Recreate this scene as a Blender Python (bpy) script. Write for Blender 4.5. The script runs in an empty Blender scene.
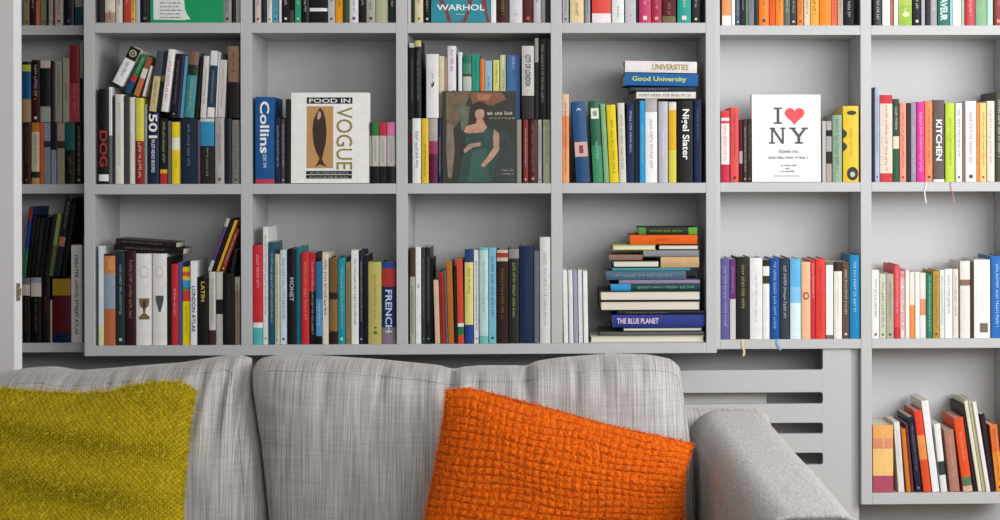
import bpy, bmesh, math, random
from mathutils import Vector, Matrix, noise

# ------------------------------------------------------------------ camera
F = 1725.0; PX, PY = 590.0, 172.0          # focal length and principal point, 1000x520 frame
YAW, ROLL, CAMZ = -0.027, -0.0022, 1.23
SC = bpy.context.scene
COL = SC.collection
cd = bpy.data.cameras.new('camera'); cam = bpy.data.objects.new('camera', cd); COL.objects.link(cam)
RM = Matrix.Rotation(YAW, 3, 'Z') @ Matrix.Rotation(math.pi/2, 3, 'X') @ Matrix.Rotation(ROLL, 3, 'Z')
cam.location = (0, 0, CAMZ); cam.rotation_euler = RM.to_euler()
cd.sensor_width = 36; cd.lens = F/1000*36
cd.shift_x = (500-PX)/1000; cd.shift_y = (PY-260)/1000
SC.camera = cam
# ------------------------------------------------------------------ world, window light and front fill
w = bpy.data.worlds.new('world'); SC.world = w; w.use_nodes = True
bg = w.node_tree.nodes['Background']; bg.inputs[0].default_value = (0.97, 0.99, 1.0, 1); bg.inputs[1].default_value = 0.52
def area(name, loc, target, sx, sy, power, col=(1, 1, 1)):
    l = bpy.data.lights.new(name, 'AREA'); l.shape = 'RECTANGLE'; l.size = sx; l.size_y = sy
    l.energy = power; l.color = col
    o = bpy.data.objects.new(name, l); COL.objects.link(o); o.location = loc
    o.rotation_euler = (Vector(target)-Vector(loc)).to_track_quat('-Z', 'Y').to_euler(); return o
area('window_daylight', (2.3, 2.6, 1.8), (0.3, 4.7, 1.15), 2.0, 1.4, 68, (0.98, 0.99, 1.0))
area('front_fill', (1.3, -0.8, 2.2), (0.3, 4.6, 1.05), 2.2, 1.3, 74, (1, 0.995, 0.98))  # added fill lamp behind the camera, stands for no known door or window
vs = SC.view_settings; vs.view_transform = 'Standard'; vs.look = 'None'; vs.gamma = 1
vs.use_curve_mapping = False; vs.exposure = 0.13

def P(px, py, D):
    d = RM @ Vector(((px-PX)/F, -(py-PY)/F, -1)); t = D/d.y
    return Vector((0, 0, CAMZ)) + d*t
def X(px, D, py=172): return P(px, py, D).x
def Z(py, D, px=500): return P(px, py, D).z
D0, D1, DB = 4.66, 4.745, 4.93             # front of the main bookcase, of the side ones, inner back
random.seed(7)

# ------------------------------------------------------------------ helpers
def lin(c): return c/12.92 if c <= .04045 else ((c+.055)/1.055)**2.4
def hexc(h, g=1.0):
    h = h.strip('#'); v = [min(.86, lin(int(h[i:i+2], 16)/255)*g) for i in (0, 2, 4)]
    return (*v, 1)
MATS = {}
def mat(name, h, rough=.6, g=1.0, var=.06, scale=60, spec=.35):
    key = (name, h, rough, g, var)
    if key in MATS: return MATS[key]
    m = bpy.data.materials.new(name); m.use_nodes = True; nt = m.node_tree; N = nt.nodes; L = nt.links
    b = N['Principled BSDF']; b.inputs['Roughness'].default_value = rough
    b.inputs['Specular IOR Level'].default_value = spec
    c = hexc(h, g)
    if name.startswith('cover_'):
        l_ = .3*c[0]+.59*c[1]+.11*c[2]; k_ = min(1, .5+l_*2.2); c = (c[0]*k_, c[1]*k_, c[2]*k_, 1); spec = .2; var = .14
        b.inputs['Specular IOR Level'].default_value = spec
    tc = N.new('ShaderNodeTexCoord'); nz = N.new('ShaderNodeTexNoise'); nz.inputs['Scale'].default_value = scale
    nz.inputs['Detail'].default_value = 3
    L.new(tc.outputs['Object'], nz.inputs['Vector'])
    mx = N.new('ShaderNodeMix'); mx.data_type = 'RGBA'
    mx.inputs[6].default_value = tuple(x*(1-var) for x in c[:3])+(1,)
    mx.inputs[7].default_value = tuple(min(.9, x*(1+var)) for x in c[:3])+(1,)
    L.new(nz.outputs['Fac'], mx.inputs[0]); L.new(mx.outputs[2], b.inputs['Base Color'])
    MATS[key] = m; return m
def obj(name, bm, mats, parent=None, bevel=0, smooth=False, loc=None):
    me = bpy.data.meshes.new(name)
    if isinstance(bm, bmesh.types.BMesh):
        bmesh.ops.recalc_face_normals(bm, faces=bm.faces); bm.to_mesh(me); bm.free()
    else: me = bm
    for m in (mats if isinstance(mats, (list, tuple)) else [mats]): me.materials.append(m)
    if smooth: me.polygons.foreach_set('use_smooth', [True]*len(me.polygons))
    o = bpy.data.objects.new(name, me); COL.objects.link(o)
    if parent: o.parent = parent
    if loc: o.location = loc
    if bevel:
        md = o.modifiers.new('bevel', 'BEVEL'); md.width = bevel; md.segments = 2; md.limit_method = 'ANGLE'
    return o
def empty(name, loc, label, cat, group=None, roty=0, rotz=0):
    o = bpy.data.objects.new(name, None); COL.objects.link(o); o.location = loc
    o.empty_display_size = .05
    o.rotation_euler = (0, roty, rotz); o['label'] = label; o['category'] = cat
    if group: o['group'] = group
    return o
def tag(o, label, cat, group=None):
    o['label'] = label; o['category'] = cat
    if group: o['group'] = group
def struct(o): o['kind'] = 'structure'; return o
def box(bm, x0, x1, y0, y1, z0, z1, mi=0):
    vv = [bm.verts.new((x, y, z)) for z in (z0, z1) for y in (y0, y1) for x in (x0, x1)]
    for f in ((0, 1, 3, 2), (4, 6, 7, 5), (0, 4, 5, 1), (2, 3, 7, 6), (0, 2, 6, 4), (1, 5, 7, 3)):
        bm.faces.new([vv[i] for i in f]).material_index = mi
def prism(bm, pts, y0, y1, mi=0):
    """polygon in x-z, thickness y0..y1"""
    a = [bm.verts.new((x, y0, z)) for x, z in pts]; b = [bm.verts.new((x, y1, z)) for x, z in pts]
    bm.faces.new(a).material_index = mi; bm.faces.new(b[::-1]).material_index = mi
    n = len(pts)
    for i in range(n): bm.faces.new((a[i], b[i], b[(i+1) % n], a[(i+1) % n])).material_index = mi
def boxobj(name, x0, x1, y0, y1, z0, z1, m, parent=None, bevel=.0012):
    bm = bmesh.new(); box(bm, x0, x1, y0, y1, z0, z1); return obj(name, bm, m, parent, bevel)
def textmesh(s, w, h, bold=0.0, shear=0):
    """flat lettering, lower left at 0,0, w wide, h high, standing in x-z and facing -y"""
    c = bpy.data.curves.new('lettering', 'FONT'); c.body = s; c.offset = bold; c.extrude = .01; c.shear = shear
    c.resolution_u = 3
    o = bpy.data.objects.new('lettering', c); COL.objects.link(o)
    bpy.context.view_layer.update()
    me = bpy.data.meshes.new_from_object(o.evaluated_get(bpy.context.evaluated_depsgraph_get()))
    bpy.data.objects.remove(o); me.name = 'lettering'
    xs = [v.co.x for v in me.vertices]; ys = [v.co.y for v in me.vertices]
    x0, x1, y0, y1 = min(xs), max(xs), min(ys), max(ys)
    for v in me.vertices:
        x = (v.co.x-x0)/(x1-x0)*w; z = (v.co.y-y0)/(y1-y0)*h
        v.co = (x, (-.0003 if v.co.z > 0 else 0), z)
    me.materials.clear()
    return me

# ------------------------------------------------------------------ paints
PAINT = mat('grey_shelf_paint', 'b9babb', .5, var=.015, scale=8)
PAINTB = mat('grey_back_panel_paint', 'c2c3c4', .6, var=.02, scale=5)
WALL = mat('wall_paint', 'b2b3b4', .8, var=.02, scale=4)
WHITEP = mat('white_gloss_paint', 'f1f1ef', .35, var=.01, scale=6)
DOORP = mat('pale_door_paint', 'e2dfe1', .45, var=.01, scale=6)
PAGE = mat('book_paper', 'd9d3c4', .85, var=.10, scale=400)
METAL = mat('brushed_steel', '8a8886', .35)

# ------------------------------------------------------------------ room shell
XL, XR, YF, YB, ZC = -2.1, 2.45, -1.9, 4.96, 2.62
struct(boxobj('floor', XL, XR, YF, YB+.1, -.05, 0, mat('oak_floor', '94836c', .4, var=.25, scale=9), bevel=0))
struct(boxobj('ceiling', XL, XR, YF, YB+.1, ZC, ZC+.05, mat('ceiling_paint', 'e8e6e4', .8), bevel=0))
struct(boxobj('wall_back', XL, XR, YB, YB+.1, 0, ZC, WALL, bevel=0))
struct(boxobj('wall_left', XL-.1, XL, YF, YB, 0, ZC, WALL, bevel=0))
bm = bmesh.new()
wy0, wy1, wz0, wz1 = 1.5, 3.7, 1.0, 2.5
box(bm, XR, XR+.12, YF, wy0, 0, ZC); box(bm, XR, XR+.12, wy1, YB, 0, ZC)
box(bm, XR, XR+.12, wy0, wy1, 0, wz0); box(bm, XR, XR+.12, wy0, wy1, wz1, ZC)
struct(obj('wall_right', bm, WALL))
bm = bmesh.new()
for a, b, c, d in ((wy0, wy1, wz0, wz0+.06), (wy0, wy1, wz1-.06, wz1), (wy0, wy0+.06, wz0, wz1), (wy1-.06, wy1, wz0, wz1), ((wy0+wy1)/2-.03, (wy0+wy1)/2+.03, wz0, wz1)):
    box(bm, XR+.02, XR+.08, a, b, c, d)
struct(obj('window_1', bm, WHITEP))

# ------------------------------------------------------------------ bookcases
zlow = Z(343.8, D0); PIT = 160.4*D0/F
ZS = {'lower': zlow, 'upper': zlow+PIT, 'top': zlow+2*PIT, 'roof': zlow+3*PIT}
TH = 10.3*D0/F
V0 = [X(v, D0) for v in (84, 94.5, 240.7, 251.8, 396.2, 407.5, 551.0, 562.2, 706.0, 716.6)]
bc = empty('bookcase', (0, D0, V0[0]*0+zlow-TH), 'projecting grey four-bay wall bookcase hanging above the sofa', 'bookcase')
bc.location = (V0[0], D0, zlow-TH)
def part(name, root, x0, x1, y0, y1, z0, z1, m=PAINT):
    l = root.location
    return boxobj(name, x0-l.x, x1-l.x, y0-l.y, y1-l.y, z0-l.z, z1-l.z, m, root)
zt = ZS['roof']
part('side_panel', bc, V0[0], V0[1], D0, DB+.012, zlow-TH, zt)
part('side_panel', bc, V0[8], V0[9], D0, DB+.012, zlow-TH, zt)
for i in (2, 4, 6): part('divider', bc, V0[i], V0[i+1], D0, DB, zlow, zt)
part('back_panel', bc, V0[1], V0[8], DB, DB+.012, zlow, zt, PAINTB)
part('bottom_board', bc, V0[1], V0[8], D0, DB+.012, zlow-TH, zlow)
part('top_board', bc, V0[0], V0[9], D0, DB+.012, zt, zt+TH)
for i in (1, 3, 5, 7):
    for k in ('upper', 'top'):
        part('shelf', bc, V0[i], V0[i+1], D0+.0005, DB, ZS[k]-TH, ZS[k])
# right hand bookcase
V1 = [V0[9]+.0005, X(720.2, D1), X(860.7, D1), X(871.5, D1), X(1011.5, D1), X(1022, D1)]
zbot = Z(492.5, D1, 940); T1 = .0265
rc = empty('bookcase', (V1[0], D1, zbot-.03), 'set-back pale bookcase at the right reaching lower than the sofa arm', 'bookcase')
part('side_panel', rc, V1[0], V1[1], D1, DB+.012, zlow-T1, zt)
part('side_panel', rc, V1[4], V1[5], D1, DB+.012, zbot-.032, zt)
part('divider', rc, V1[2], V1[3], D1, DB+.012, zbot-.032, zt)
part('back_panel', rc, V1[1], V1[2], DB, DB+.012, zlow, zt, PAINTB)
part('back_panel', rc, V1[3], V1[4], DB, DB+.012, zbot, zt, PAINTB)
part('top_board', rc, V1[0], V1[5], D1, DB+.012, zt, zt+T1)
for k in ('lower', 'upper', 'top'):
    part('shelf', rc, V1[1], V1[2], D1+.0005, DB, ZS[k]-T1, ZS[k])
    part('shelf', rc, V1[3], V1[4], D1+.0005, DB, ZS[k]-T1, ZS[k])
part('shelf', rc, V1[3], V1[4], D1+.0005, DB, zbot-.032, zbot)
# left hand bookcase
XA0 = X(-45, D1); XA1 = V0[0]-.0005
lc = empty('bookcase', (XA0, D1, zlow-.026), 'narrow shaded grey bookcase at the left beside the white door', 'bookcase')
part('side_panel', lc, XA0-.03, XA0, D1, DB+.012, zlow-.026, zt)
part('back_panel', lc, XA0, XA1, DB, DB+.012, zlow, zt, PAINTB)
part('top_board', lc, XA0-.03, XA1, D1, DB+.012, zt, zt+.026)
for k in ('lower', 'upper', 'top'):
    part('shelf', lc, XA0, XA1, D1+.0005, DB+(.012 if k == 'lower' else 0), ZS[k]-.026, ZS[k])

# ------------------------------------------------------------------ books
LABELS = {}; BOOKS = {}
class Ctx: pass
def bands(s, g, rough):
    out = []
    for t in s.split():
        if '@' in t: h, f = t.split('@'); out.append((float(f), h))
        else: out.append((1.0, t))
    return out
def lum(h): return sum(int(h[i:i+2], 16)*k for i, k in ((0, .3), (2, .59), (4, .11)))
def make_book(w, h, dep, spec, title, g, hard, root, side=1, flip=False, cover_side=None):
    """spine towards -y, x from 0..w (side=1) or -w..0 (side=-1), z 0..h"""
    bs = bands(spec, g, .5); mats = []; idx = {}
    rough = random.choice((.35, .45, .6))
    def mi(hx):
        if hx not in idx: idx[hx] = len(mats); mats.append(mat('cover_'+hx, hx, rough, g))
        return idx[hx]
    ox = 0 if side > 0 else -w
    fy = (lambda y: dep-y) if flip else (lambda y: y)
    bm = bmesh.new()
    th = min(.0022 if hard else .0008, w*.2); st = .003
    bulge = (.0022 if hard else .0008) * min(1, w/.025)
    n = 6
    prof = [(ox+w*i/n, -bulge*(1-(2*i/n-1)**2)) for i in range(n+1)]
    # spine, divided in height where its colour changes
    cuts = [h]; cc = []
    for f, hx in bs: cuts.append(h*(1-f)); cc.append(hx)
    cuts[-1] = 0
    rings = []
    for z in cuts:
        rings.append([bm.verts.new((x, fy(y), z)) for x, y in prof] + [bm.verts.new((ox+w, fy(st), z)), bm.verts.new((ox, fy(st), z))])
    m_ = len(rings[0])
    for k in range(len(cuts)-1):
        for i in range(m_):
            bm.faces.new((rings[k][i], rings[k][(i+1) % m_], rings[k+1][(i+1) % m_], rings[k+1][i])).material_index = mi(cc[k])
    bm.faces.new(rings[0]).material_index = mi(cc[0]); bm.faces.new(rings[-1]).material_index = mi(cc[-1])
    main = max(range(len(cc)), key=lambda k: cuts[k]-cuts[k+1]); cm = mi(cover_side or cc[main])
    for xa in (ox, ox+w-th):
        y0, y1 = sorted((fy(st), fy(dep))); box(bm, xa, xa+th, y0, y1, 0, h, cm)
    # lettering marks on the spine
    cx = ox+w/2
    def glyphs(col, f0, f1, size):
        mb = cc[main]; col = ''.join('%02x' % int(int(col[i:i+2], 16)*.82+int(mb[i:i+2], 16)*.18) for i in (0, 2, 4))
        k = mi(col); z = h*(1-f0); zend = h*(1-f1); gw = min(w*size, .0085); yb = -bulge-.0002
        while z > zend:
            wl = random.randint(3, 7)
            for _ in range(wl):
                a = gw*random.uniform(.5, .8)
                if z-a < zend: break
                s0 = random.choice((-.5, -.5, -.5, -.2)); s1 = random.choice((.5, .5, .3))
                z1_ = z; z0_ = z-a*.22
                y0, y1 = sorted((fy(yb-.0003), fy(yb+.0010)))
                box(bm, cx+gw*s0, cx+gw*s1, y0, y1, z0_, z1_, k)
                q = random.uniform(-.4, .3)
                box(bm, cx+gw*q, cx+gw*(q+.16), y0, y1, z-a*.7, z0_, k)
                z -= a
            else:
                z -= gw*.45; continue
            break
    lets = []
    if title != '-' and not flip:
        if title.startswith('T:'):
            for part_ in title.split(';'):
                _, s, col, f0, f1, size = part_.split(':'); lets.append((s, col, float(f0), float(f1), float(size)))
        else:
            t = title.split(); dk = lum(cc[main]) < 120
            col = t[0] if t and t[0] != '*' else (('d8d4c8' if dk else '4a4644'))
            f0, f1 = (float(t[1]), float(t[2])) if len(t) > 2 else (random.uniform(.06, .14), random.uniform(.66, .9))
            size = .85*float(t[3]) if len(t) > 3 else random.uniform(.28, .42)
            glyphs(col, f0, f1, size)
            if len(t) < 4 and random.random() < .7:
                a = w*.16; y0, y1 = sorted((fy(-bulge-.0004), fy(-bulge+.001)))
                box(bm, cx-a, cx+a, y0, y1, h*.045, h*.045+2*a, mi(col))
    obj('cover', bm, mats, root)
    bm = bmesh.new(); ins = .003 if hard else .0006
    y0, y1 = sorted((fy(st+.0002), fy(dep-ins)))
    box(bm, ox+th, ox+w-th, y0, y1, ins, h-ins)
    obj('pages', bm, PAGE, root)
    for s, col, f0, f1, size in lets:
        L = h*(f1-f0); H = w*size
        me = textmesh(s, L, H, .02)
        # turn the word to read down the spine
        for v in me.vertices:
            x, y, z = v.co; v.co = (cx-H/2+z, -bulge-.0004+y, h*(1-f0)-x)
        me.flip_normals() if False else None
        obj('lettering', me, mat('ink_'+col, col, .5, g), root)
def shortof(d):
    s = d.split(' with ')[0].split(' in ')[0]; ws = s.split()
    if len(ws) > 3: ws = ws[-4:] if ws[-3] == 'and' else ws[-3:]
    return ' '.join(ws)
def mklabel(desc, prev, loc):
    rel = ('right of the '+prev) if prev else 'at the left end'
    lab = f'{desc} {rel}, {loc}'
    if len(lab.split()) > 16 and prev:
        lab = f'{desc} right of the {" ".join(prev.split()[-2:])}, {loc}'
    if len(lab.split()) > 16: lab = f'{desc} beside {" ".join(prev.split()[-2:])}, {loc}'
    if len(lab.split()) > 16 or lab in LABELS: print('LABEL CHECK', len(lab.split()), lab in LABELS, lab)
    LABELS[lab] = 1; return lab
def row(loc, group, D, base, g, lines, inset=10, y=None, maxdep=None, rest=None):
    """lines: 'x0 x1 ytop key=val..|bands|title|description'; base: world z; y: pixel row a tier rests at"""
    prev = None
    for ln in lines.strip().split('\n'):
        a, spec, title, desc = [q.strip() for q in ln.split('|')]
        t = a.split(); kv = dict(q.split('=') for q in t if '=' in q); nums = [float(q) for q in t if '=' not in q]
        x0, x1, yt = nums[:3]
        ins = float(kv.get('i', inset+random.uniform(-3, 5)))/1000; Dk = D+ins
        lean = math.radians(float(kv.get('l', 0)))
        zb = base+.0005
        if 'y' in kv: zb = P(x0, float(kv['y']), Dk).z
        elif y is not None: zb = P(x0, y, Dk).z
        pyb = PY+(CAMZ-zb)*F/Dk
        XA, XB = P(x0+.12, pyb, Dk).x, P(x1-.12, pyb, Dk).x
        w = (XB-XA)*math.cos(lean)
        ztp = P(x0, yt, Dk).z
        h = (ztp-zb)/math.cos(lean)
        dep = float(kv.get('d', 0))/1000 or min(random.uniform(.125, .165), (maxdep or .16))
        dep = min(dep, DB-.003-Dk)
        hard = w > .02 or random.random() < .4
        lab = mklabel(desc, prev, loc); prev = shortof(desc)
        if lean > 0: root = empty('book', (XB, Dk, zb), lab, 'book', group, roty=lean); side = -1
        else: root = empty('book', (XA, Dk, zb), lab, 'book', group, roty=lean); side = 1
        make_book(w, h, dep, spec, title, g*float(kv.get('g', 1)), hard, root, side, cover_side=kv.get('c'))
        BOOKS[desc] = (root, w, h, side, (.0022 if hard else .0008)*min(1, w/.025))
def stack(loc, group, D, zb, g, lines, inset=12):
    """lying books; 'x0 x1 ybottom ytop tilt [f] |...' """
    prev = None
    for ln in lines.strip().split('\n'):
        a, spec, title, desc = [q.strip() for q in ln.split('|')]
        t = a.split(); kv = dict(q.split('=') for q in t if '=' in q); nums = [float(q) for q in t if '=' not in q]
        x0, x1, yb, yt, tilt = nums[:5]; ins = float(kv.get('i', inset))/1000; Dk = D+ins
        pr = P(x1, yb, Dk); pl = P(x0, yb, Dk); zz = pr.z
        if yb > 341 and zb: zz = zb+.0005
        w = (P(x1, yt, Dk)-P(x1, yb, Dk)).z-.0008; L = pr.x-pl.x
        dep = min(float(kv.get('d', 160))/1000, DB-.003-Dk)
        lab = f'{desc}, {("lying on the "+prev) if prev else "lying at the bottom"}, {loc}'
        if len(lab.split()) > 16 and prev: lab = f'{desc}, on the {" ".join(prev.split()[-2:])}, {loc}'
        elif len(lab.split()) > 16: lab = f'{desc}, lowest, {loc}'
        if 'lab' in kv: lab = desc+', fifth bay'
        if len(lab.split()) > 16 or lab in LABELS: print('LABEL CHECK', len(lab.split()), lab)
        LABELS[lab] = 1; prev = shortof(desc)
        root = empty('book', (pr.x, Dk, zz), lab, 'book', group, roty=-math.pi/2+math.radians(tilt))
        make_book(w, L, dep, spec, title, g*float(kv.get('g', 1)), 's' not in kv, root, 1, flip='f' in kv, cover_side=kv.get('c'))
GA, GB, GC, GD, GE, GF, GG = .95, 1.06, 1.03, 1.0, 1.0, 1.0, 1.0
top, upp, low = ZS['top'], ZS['upper'], ZS['lower']
# ---- far left bay
row('top row, far left bay', 'books in the top row', D1, top, GA, '''
24 29.5 -38|8a7a58|3a3020|tan patterned book
30 35.5 -42|201c22||black book
36 40 -36|c8684c||salmon book
40.5 46 -40|9a9c98@.6 7c7c60|504858|grey floral book
46 48.5 -34|141a1c|-|thin black book
48.8 53 -45|a8a49e||pale grey book
53.2 54.7 -40|8c2c34|-|very thin red book
55 63 -42|b0aa9e||warm white book
64 74 -44|161a2c|5a6284|thick navy book
75 82.6 -36|8e9488@.7 1e5468|-|grey book with teal foot
''', inset=6)
row('upper row, far left bay', 'books in the far left bay', D1, upp, GA, '''
22.9 30.8 122.6|40201c|8a5a40|dark maroon book
31.6 39.6 122.6|b8741c@.15 c8bca0@.8 2c3820@.9 b89060|5a4634 .2 .7 .4|cream-labelled orange paperback
39.9 43.6 122.6|c85a24|-|narrow bright orange book
44 50.6 122.6|8a92a8@.3 34405c@.4 828c98|-|pale blue-grey book
51.2 56.4 122.6|2c2230@.45 8c90a4|-|lavender book with black top
57.4 64.8 122.6|a89c8c@.3 4c4430@.42 a39a80|7a7468 .5 .9 .3|beige book with brown band
65.2 75 122.6|17706c@.45 24201c|8a7a50 .55 .85 .4|black book with teal top
75.6 82.4 122.6|282422||charcoal book
''', inset=6)
row('upper tier, far left bay', 'books in the far left bay', D1, upp, GA, '''
22.2 30.9 61.7|1c3014@.05 a8b034@.16 145e90@.62 a0805c|-|blue book with yellow dot
31.6 40 60|261420@.4 4c1c20||maroon book with white specks
40.4 50.6 60.6|c8b8b0@.12 1c2224@.75 9ca4a0|-|pale book with long black label
51 54.8 63|4a2630|-|thin plum book
55.2 62.2 61|a0a29a||stone grey book
63 69.4 58|aaa692|6c3030 .4 .7 .4|pale khaki book
69.9 79.8 45|a42836@.5 c0404a|e0a0a0 .5 .9 .3|tall red book
80.2 83 42|a49c8c@.45 1c1c1c|-|tall thin beige book
''', inset=6, y=122)
row('lower row, far left bay', 'books in the far left bay', D1, low, GA, '''
22.3 30.2 278|747070@.1 b8b0a4@.27 1c1a16|7a5a48 .3 .85 .3|black classic with grey picture top
31 41.4 277.6|8c90a4@.08 c8bcb4@.29 16100e|7c7868 .32 .85 .3|black classic with white dog picture
42 49.8 277|241a16|8c5a48 .3 .6 .5|dark brown book
50.3 52 300|b8b09c|-|very thin cream book
52.5 70.8 278.8|a08020@.26 6c1624@.85 1a2c54|-|thick red yellow and blue book
71.3 82.2 245 g=1.6|c0bcb8|T:GREATER:444444:.1:.34:.32;T:LONDON:7a3a6c:.36:.54:.32;T:STREET ATLAS:444444:.56:.92:.32|white street atlas
''', inset=6)
row('leaning tier, far left bay', 'books in the far left bay', D1, low, GA, '''
22 25.6 207 l=6|a02418@.2 18489a@.6 1f7a44|-|red and blue topped book
26 29 216 l=7|1c2c44@.4 141414|-|thin dark navy book
29.4 33 217 l=7|3a1a20@.4 16181c|-|thin dark burgundy book
33.4 38 218 l=7|1c1c1c|6c6458 .1 .6 .3|black book with faint title
38.4 43 217 l=7|181620|-|blackish purple book
43.4 48 215 l=8|1e2018|-|dark olive black book
48.6 52.6 214 l=8|8a9a5c@.5 66704a|-|pale green book
53.4 59.6 198 l=9|2a2e2c@.5 b0805c@.62 26343a|9aa09c .05 .42 .45|tall black book with peach picture
60.2 65 204 l=9|101216|-|plain black book
''', inset=6, y=276.6)
# ---- second bay
row('top row, second bay', 'books in the top row', D0, top, GB, '''
99 104 -40|3a3a3c|-|dark grey book
105 115 -46|d2c6b4@.85 a88878|6a4438 .82 .97 .6|cream book with floral foot
116 122.6 -45|cfc8bc||cream book
124 130.2 -40|b83c34||red book
130.5 135.8 -42|d89c4c||amber book
136 140 -38|a8b8bc|-|pale blue book
140.6 149.6 -44|1e2022|6a6c68|black book
223.4 231.6 -40|8a8a84||grey book
232 235.6 -42|22201e|-|thin black-brown book
236 240 -36|9a9896|-|thin silver book
''')
row('upper row, second bay', 'books in the second bay', D0, upp, GB, '''
98.8 108.6 88.8|1c1c1e@.9 e4e4e4@.97 1c1c1e|T:DOG:a03030:.44:.82:.8|black book with big red letters
109 112.4 87|e0e0de@.5 6c706e|-|thin white and grey book
112.7 115.1 97|3c3e3e|-|thin charcoal book
115.4 124 94.4|d8d4cc|8c8880 .1 .8 .3|thick cream white book
124.4 129.5 96|484c48|-|dark grey-green book
129.9 135.4 97.3|dcdad6|-|plain white book
135.7 144 98|d4c850@.5 9c2424|e8d8b0 .52 .95 .45|yellow-topped red book
144.4 147.2 104|8c8e8a|-|thin grey book
147.6 159.2 112.4|1c2c54|T:501:f0f0f0:.02:.36:.75;T:MUST-READ BOOKS:d0d0d8:.38:.84:.3|navy book with white 501
160.2 167.4 118.4|20221e@.78 d8a030@.84 b83030|d0cc98 .06 .7 .45|black book with red foot
168 171.4 121|6c6a60|-|narrow taupe book
172 180.6 122|e8cc20@.25 ece8d4@.45 e8cc20|8c7c20 .6 .8 .3|bright yellow book
181 197 118.4|20304a|8a90a4 .1 .75 .25|thick navy book
197.6 200 120|6c5870|-|thin mauve book
200.4 214.4 118.4|c8c8c4@.05 2c88b0@.42 2c2c2c|a8a49c .45 .9 .2|blue and black pictorial book
215.2 224.4 117.5|a8a4a2|6c5c58|grey book with dark title
225 231.6 118.4|1e2838|-|midnight blue book
232.2 239.6 120|7c7c78||dark silver book
''', inset=8)
row('leaning tier, second bay', 'books in the second bay', D0, upp, GB, '''
110 122.4 50.5 y=86.6 l=27|222422@.32 e0e0e4|3c3c3c .4 .8 .4|white book with black emblem top
123.6 129.6 55.5 y=94 l=25|2c8048@.55 c03040@.7 28548c|d0e0c8 .1 .5 .4|green and blue paperback
132.8 138.5 58 y=96.4 l=20|9a5c38@.3 d8d0c4@.55 b8704c|-|rust and white book
142 144.6 66 y=96.6 l=15|d0d0d0|-|thin white book
149 156 51 y=111.8 l=7.5|4a5660@.42 c8b48c|5c4c3c .5 .9 .4|beige book with slate top
156.8 160.4 51 y=111.8 l=7.5|26303c@.4 6a5c4c@.5 28282c|-|slim dark blue book
161 168 49.6 y=112 l=7|e4e2e0@.07 e4e2e0|b03c40 .2 .85 .5|white book with red lettering
170.6 176.4 54 y=117.9 l=5|241c2c|8c8490|blackish book
177 179.6 54 y=117.9 l=5|543c70|-|thin purple book
180 183.6 56 y=117.9 l=5|58a8c0|-|thin sky blue book
184 193.6 52 y=117.9 l=5|84604c@.2 2a3c34@.36 40888c|a8c8c4 .4 .9 .35|teal book with brown top
194.2 198.6 57 y=117.9 l=5|1c201c|-|black-green book
200.2 206.4 56 y=117.9 l=3.5|d0ceca|5c5c60 .2 .8 .4|white book with dark title
207 214.2 51 y=117.6 l=3.5|d0d4d8@.22 2c4860@.85 dcdcdc|b0bcc8 .3 .8 .3|dark blue book with white ends
215.2 216.8 52 y=117.2 l=3|d0ceca|-|thin ivory book
217.4 224.6 60 y=117.2 l=3|c0bcb8|6c6864 .15 .85 .3|light grey book with small title
228 239.4 46 y=117.9 l=0|8a6a58@.5 241f1e|4c3830 .1 .4 .5|brown pictorial book with black base
''', inset=8)
row('lower row, second bay', 'books in the second bay', D0, low, GB, '''
98.6 103.6 246|d0dce4@.8 d8d8b0|-|pale blue book
104.3 115.4 254|1c2430@.02 c8804c@.22 8c98ac@.6 b4663c|e0c8a0 .06 .2 .5|orange and grey-blue classic
116.2 125.4 252.6|2c4048|b8c4c0|dark teal book
126 135.8 250.8|441e24|b88c80|thick maroon book
136.3 152.6 253.6|e6e4e2|-|thick white book with goblet crest
153 167 253.6|dedcda|-|thick white book with triangle crest
167.5 171 257|202022|-|slim black book
171.5 178.2 264|c42c30|f0d8d0 .3 .65 .4|bright red book
178.5 182.2 262.4|5458a0|-|thin violet book
182.7 190.2 267|e0b820@.06 d05430@.12 d8c428@.17 3c90c8@.26 3c9058@.3 c83c3c@.44 e0cc18|6c6010 .5 .9 .35|rainbow book with yellow foot
190.6 197 261|e4e6ea|T:LONDON ATLAS:24386c:.3:.84:.6|white London map book
197.7 208.6 277|1a1a1a|T:LATIN:c0a840:.07:.36:.36|black book with yellow title
209.1 215.8 271.7|c4beb8@.8 4c3434|5c4c48 .1 .7 .35|cream book with brown foot
216.3 223 271.7|c0bcb4@.38 202020@.58 b0aeac|-|grey book with black band
223.5 234.4 272.8|1e1a18|5a4a40 .1 .8 .4|thick black-brown book
235 240.2 277|8c847c@.2 7c6c60|3c4830 .1 .3 .6|grey-brown book
''', inset=6)
row('leaning tier, second bay lower row', 'books in the second bay', D0, low, GB, '''
207.4 211.2 219 y=271.4 l=20|a8a8a0@.16 5c4478@.8 b0b0ac|-|purple book with white ends
211.8 215 219.6 y=271.4 l=20|1e1a1e|-|slim black book
216 219.2 221 y=271.4 l=20|d09c28|-|golden yellow book
219.9 224.4 229.6 y=271.4 l=20|8c3820||rust red book
230.2 233.6 250 y=272.2 l=10|201c1e|-|blackish book
''', inset=6)
stack('on the row, second bay', 'books in the second bay', D0, None, GB, '''
113.6 183 254.4 248.4 4.2 d=120 s=1|1e1a1a|8c8078 .15 .75 .4|black paperback with faint title
115.4 176 247.6 242.4 4.2 d=120 s=1|28201e|a07c70 .1 .8 .4|slimmer dark brown paperback
''', inset=14)
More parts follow.
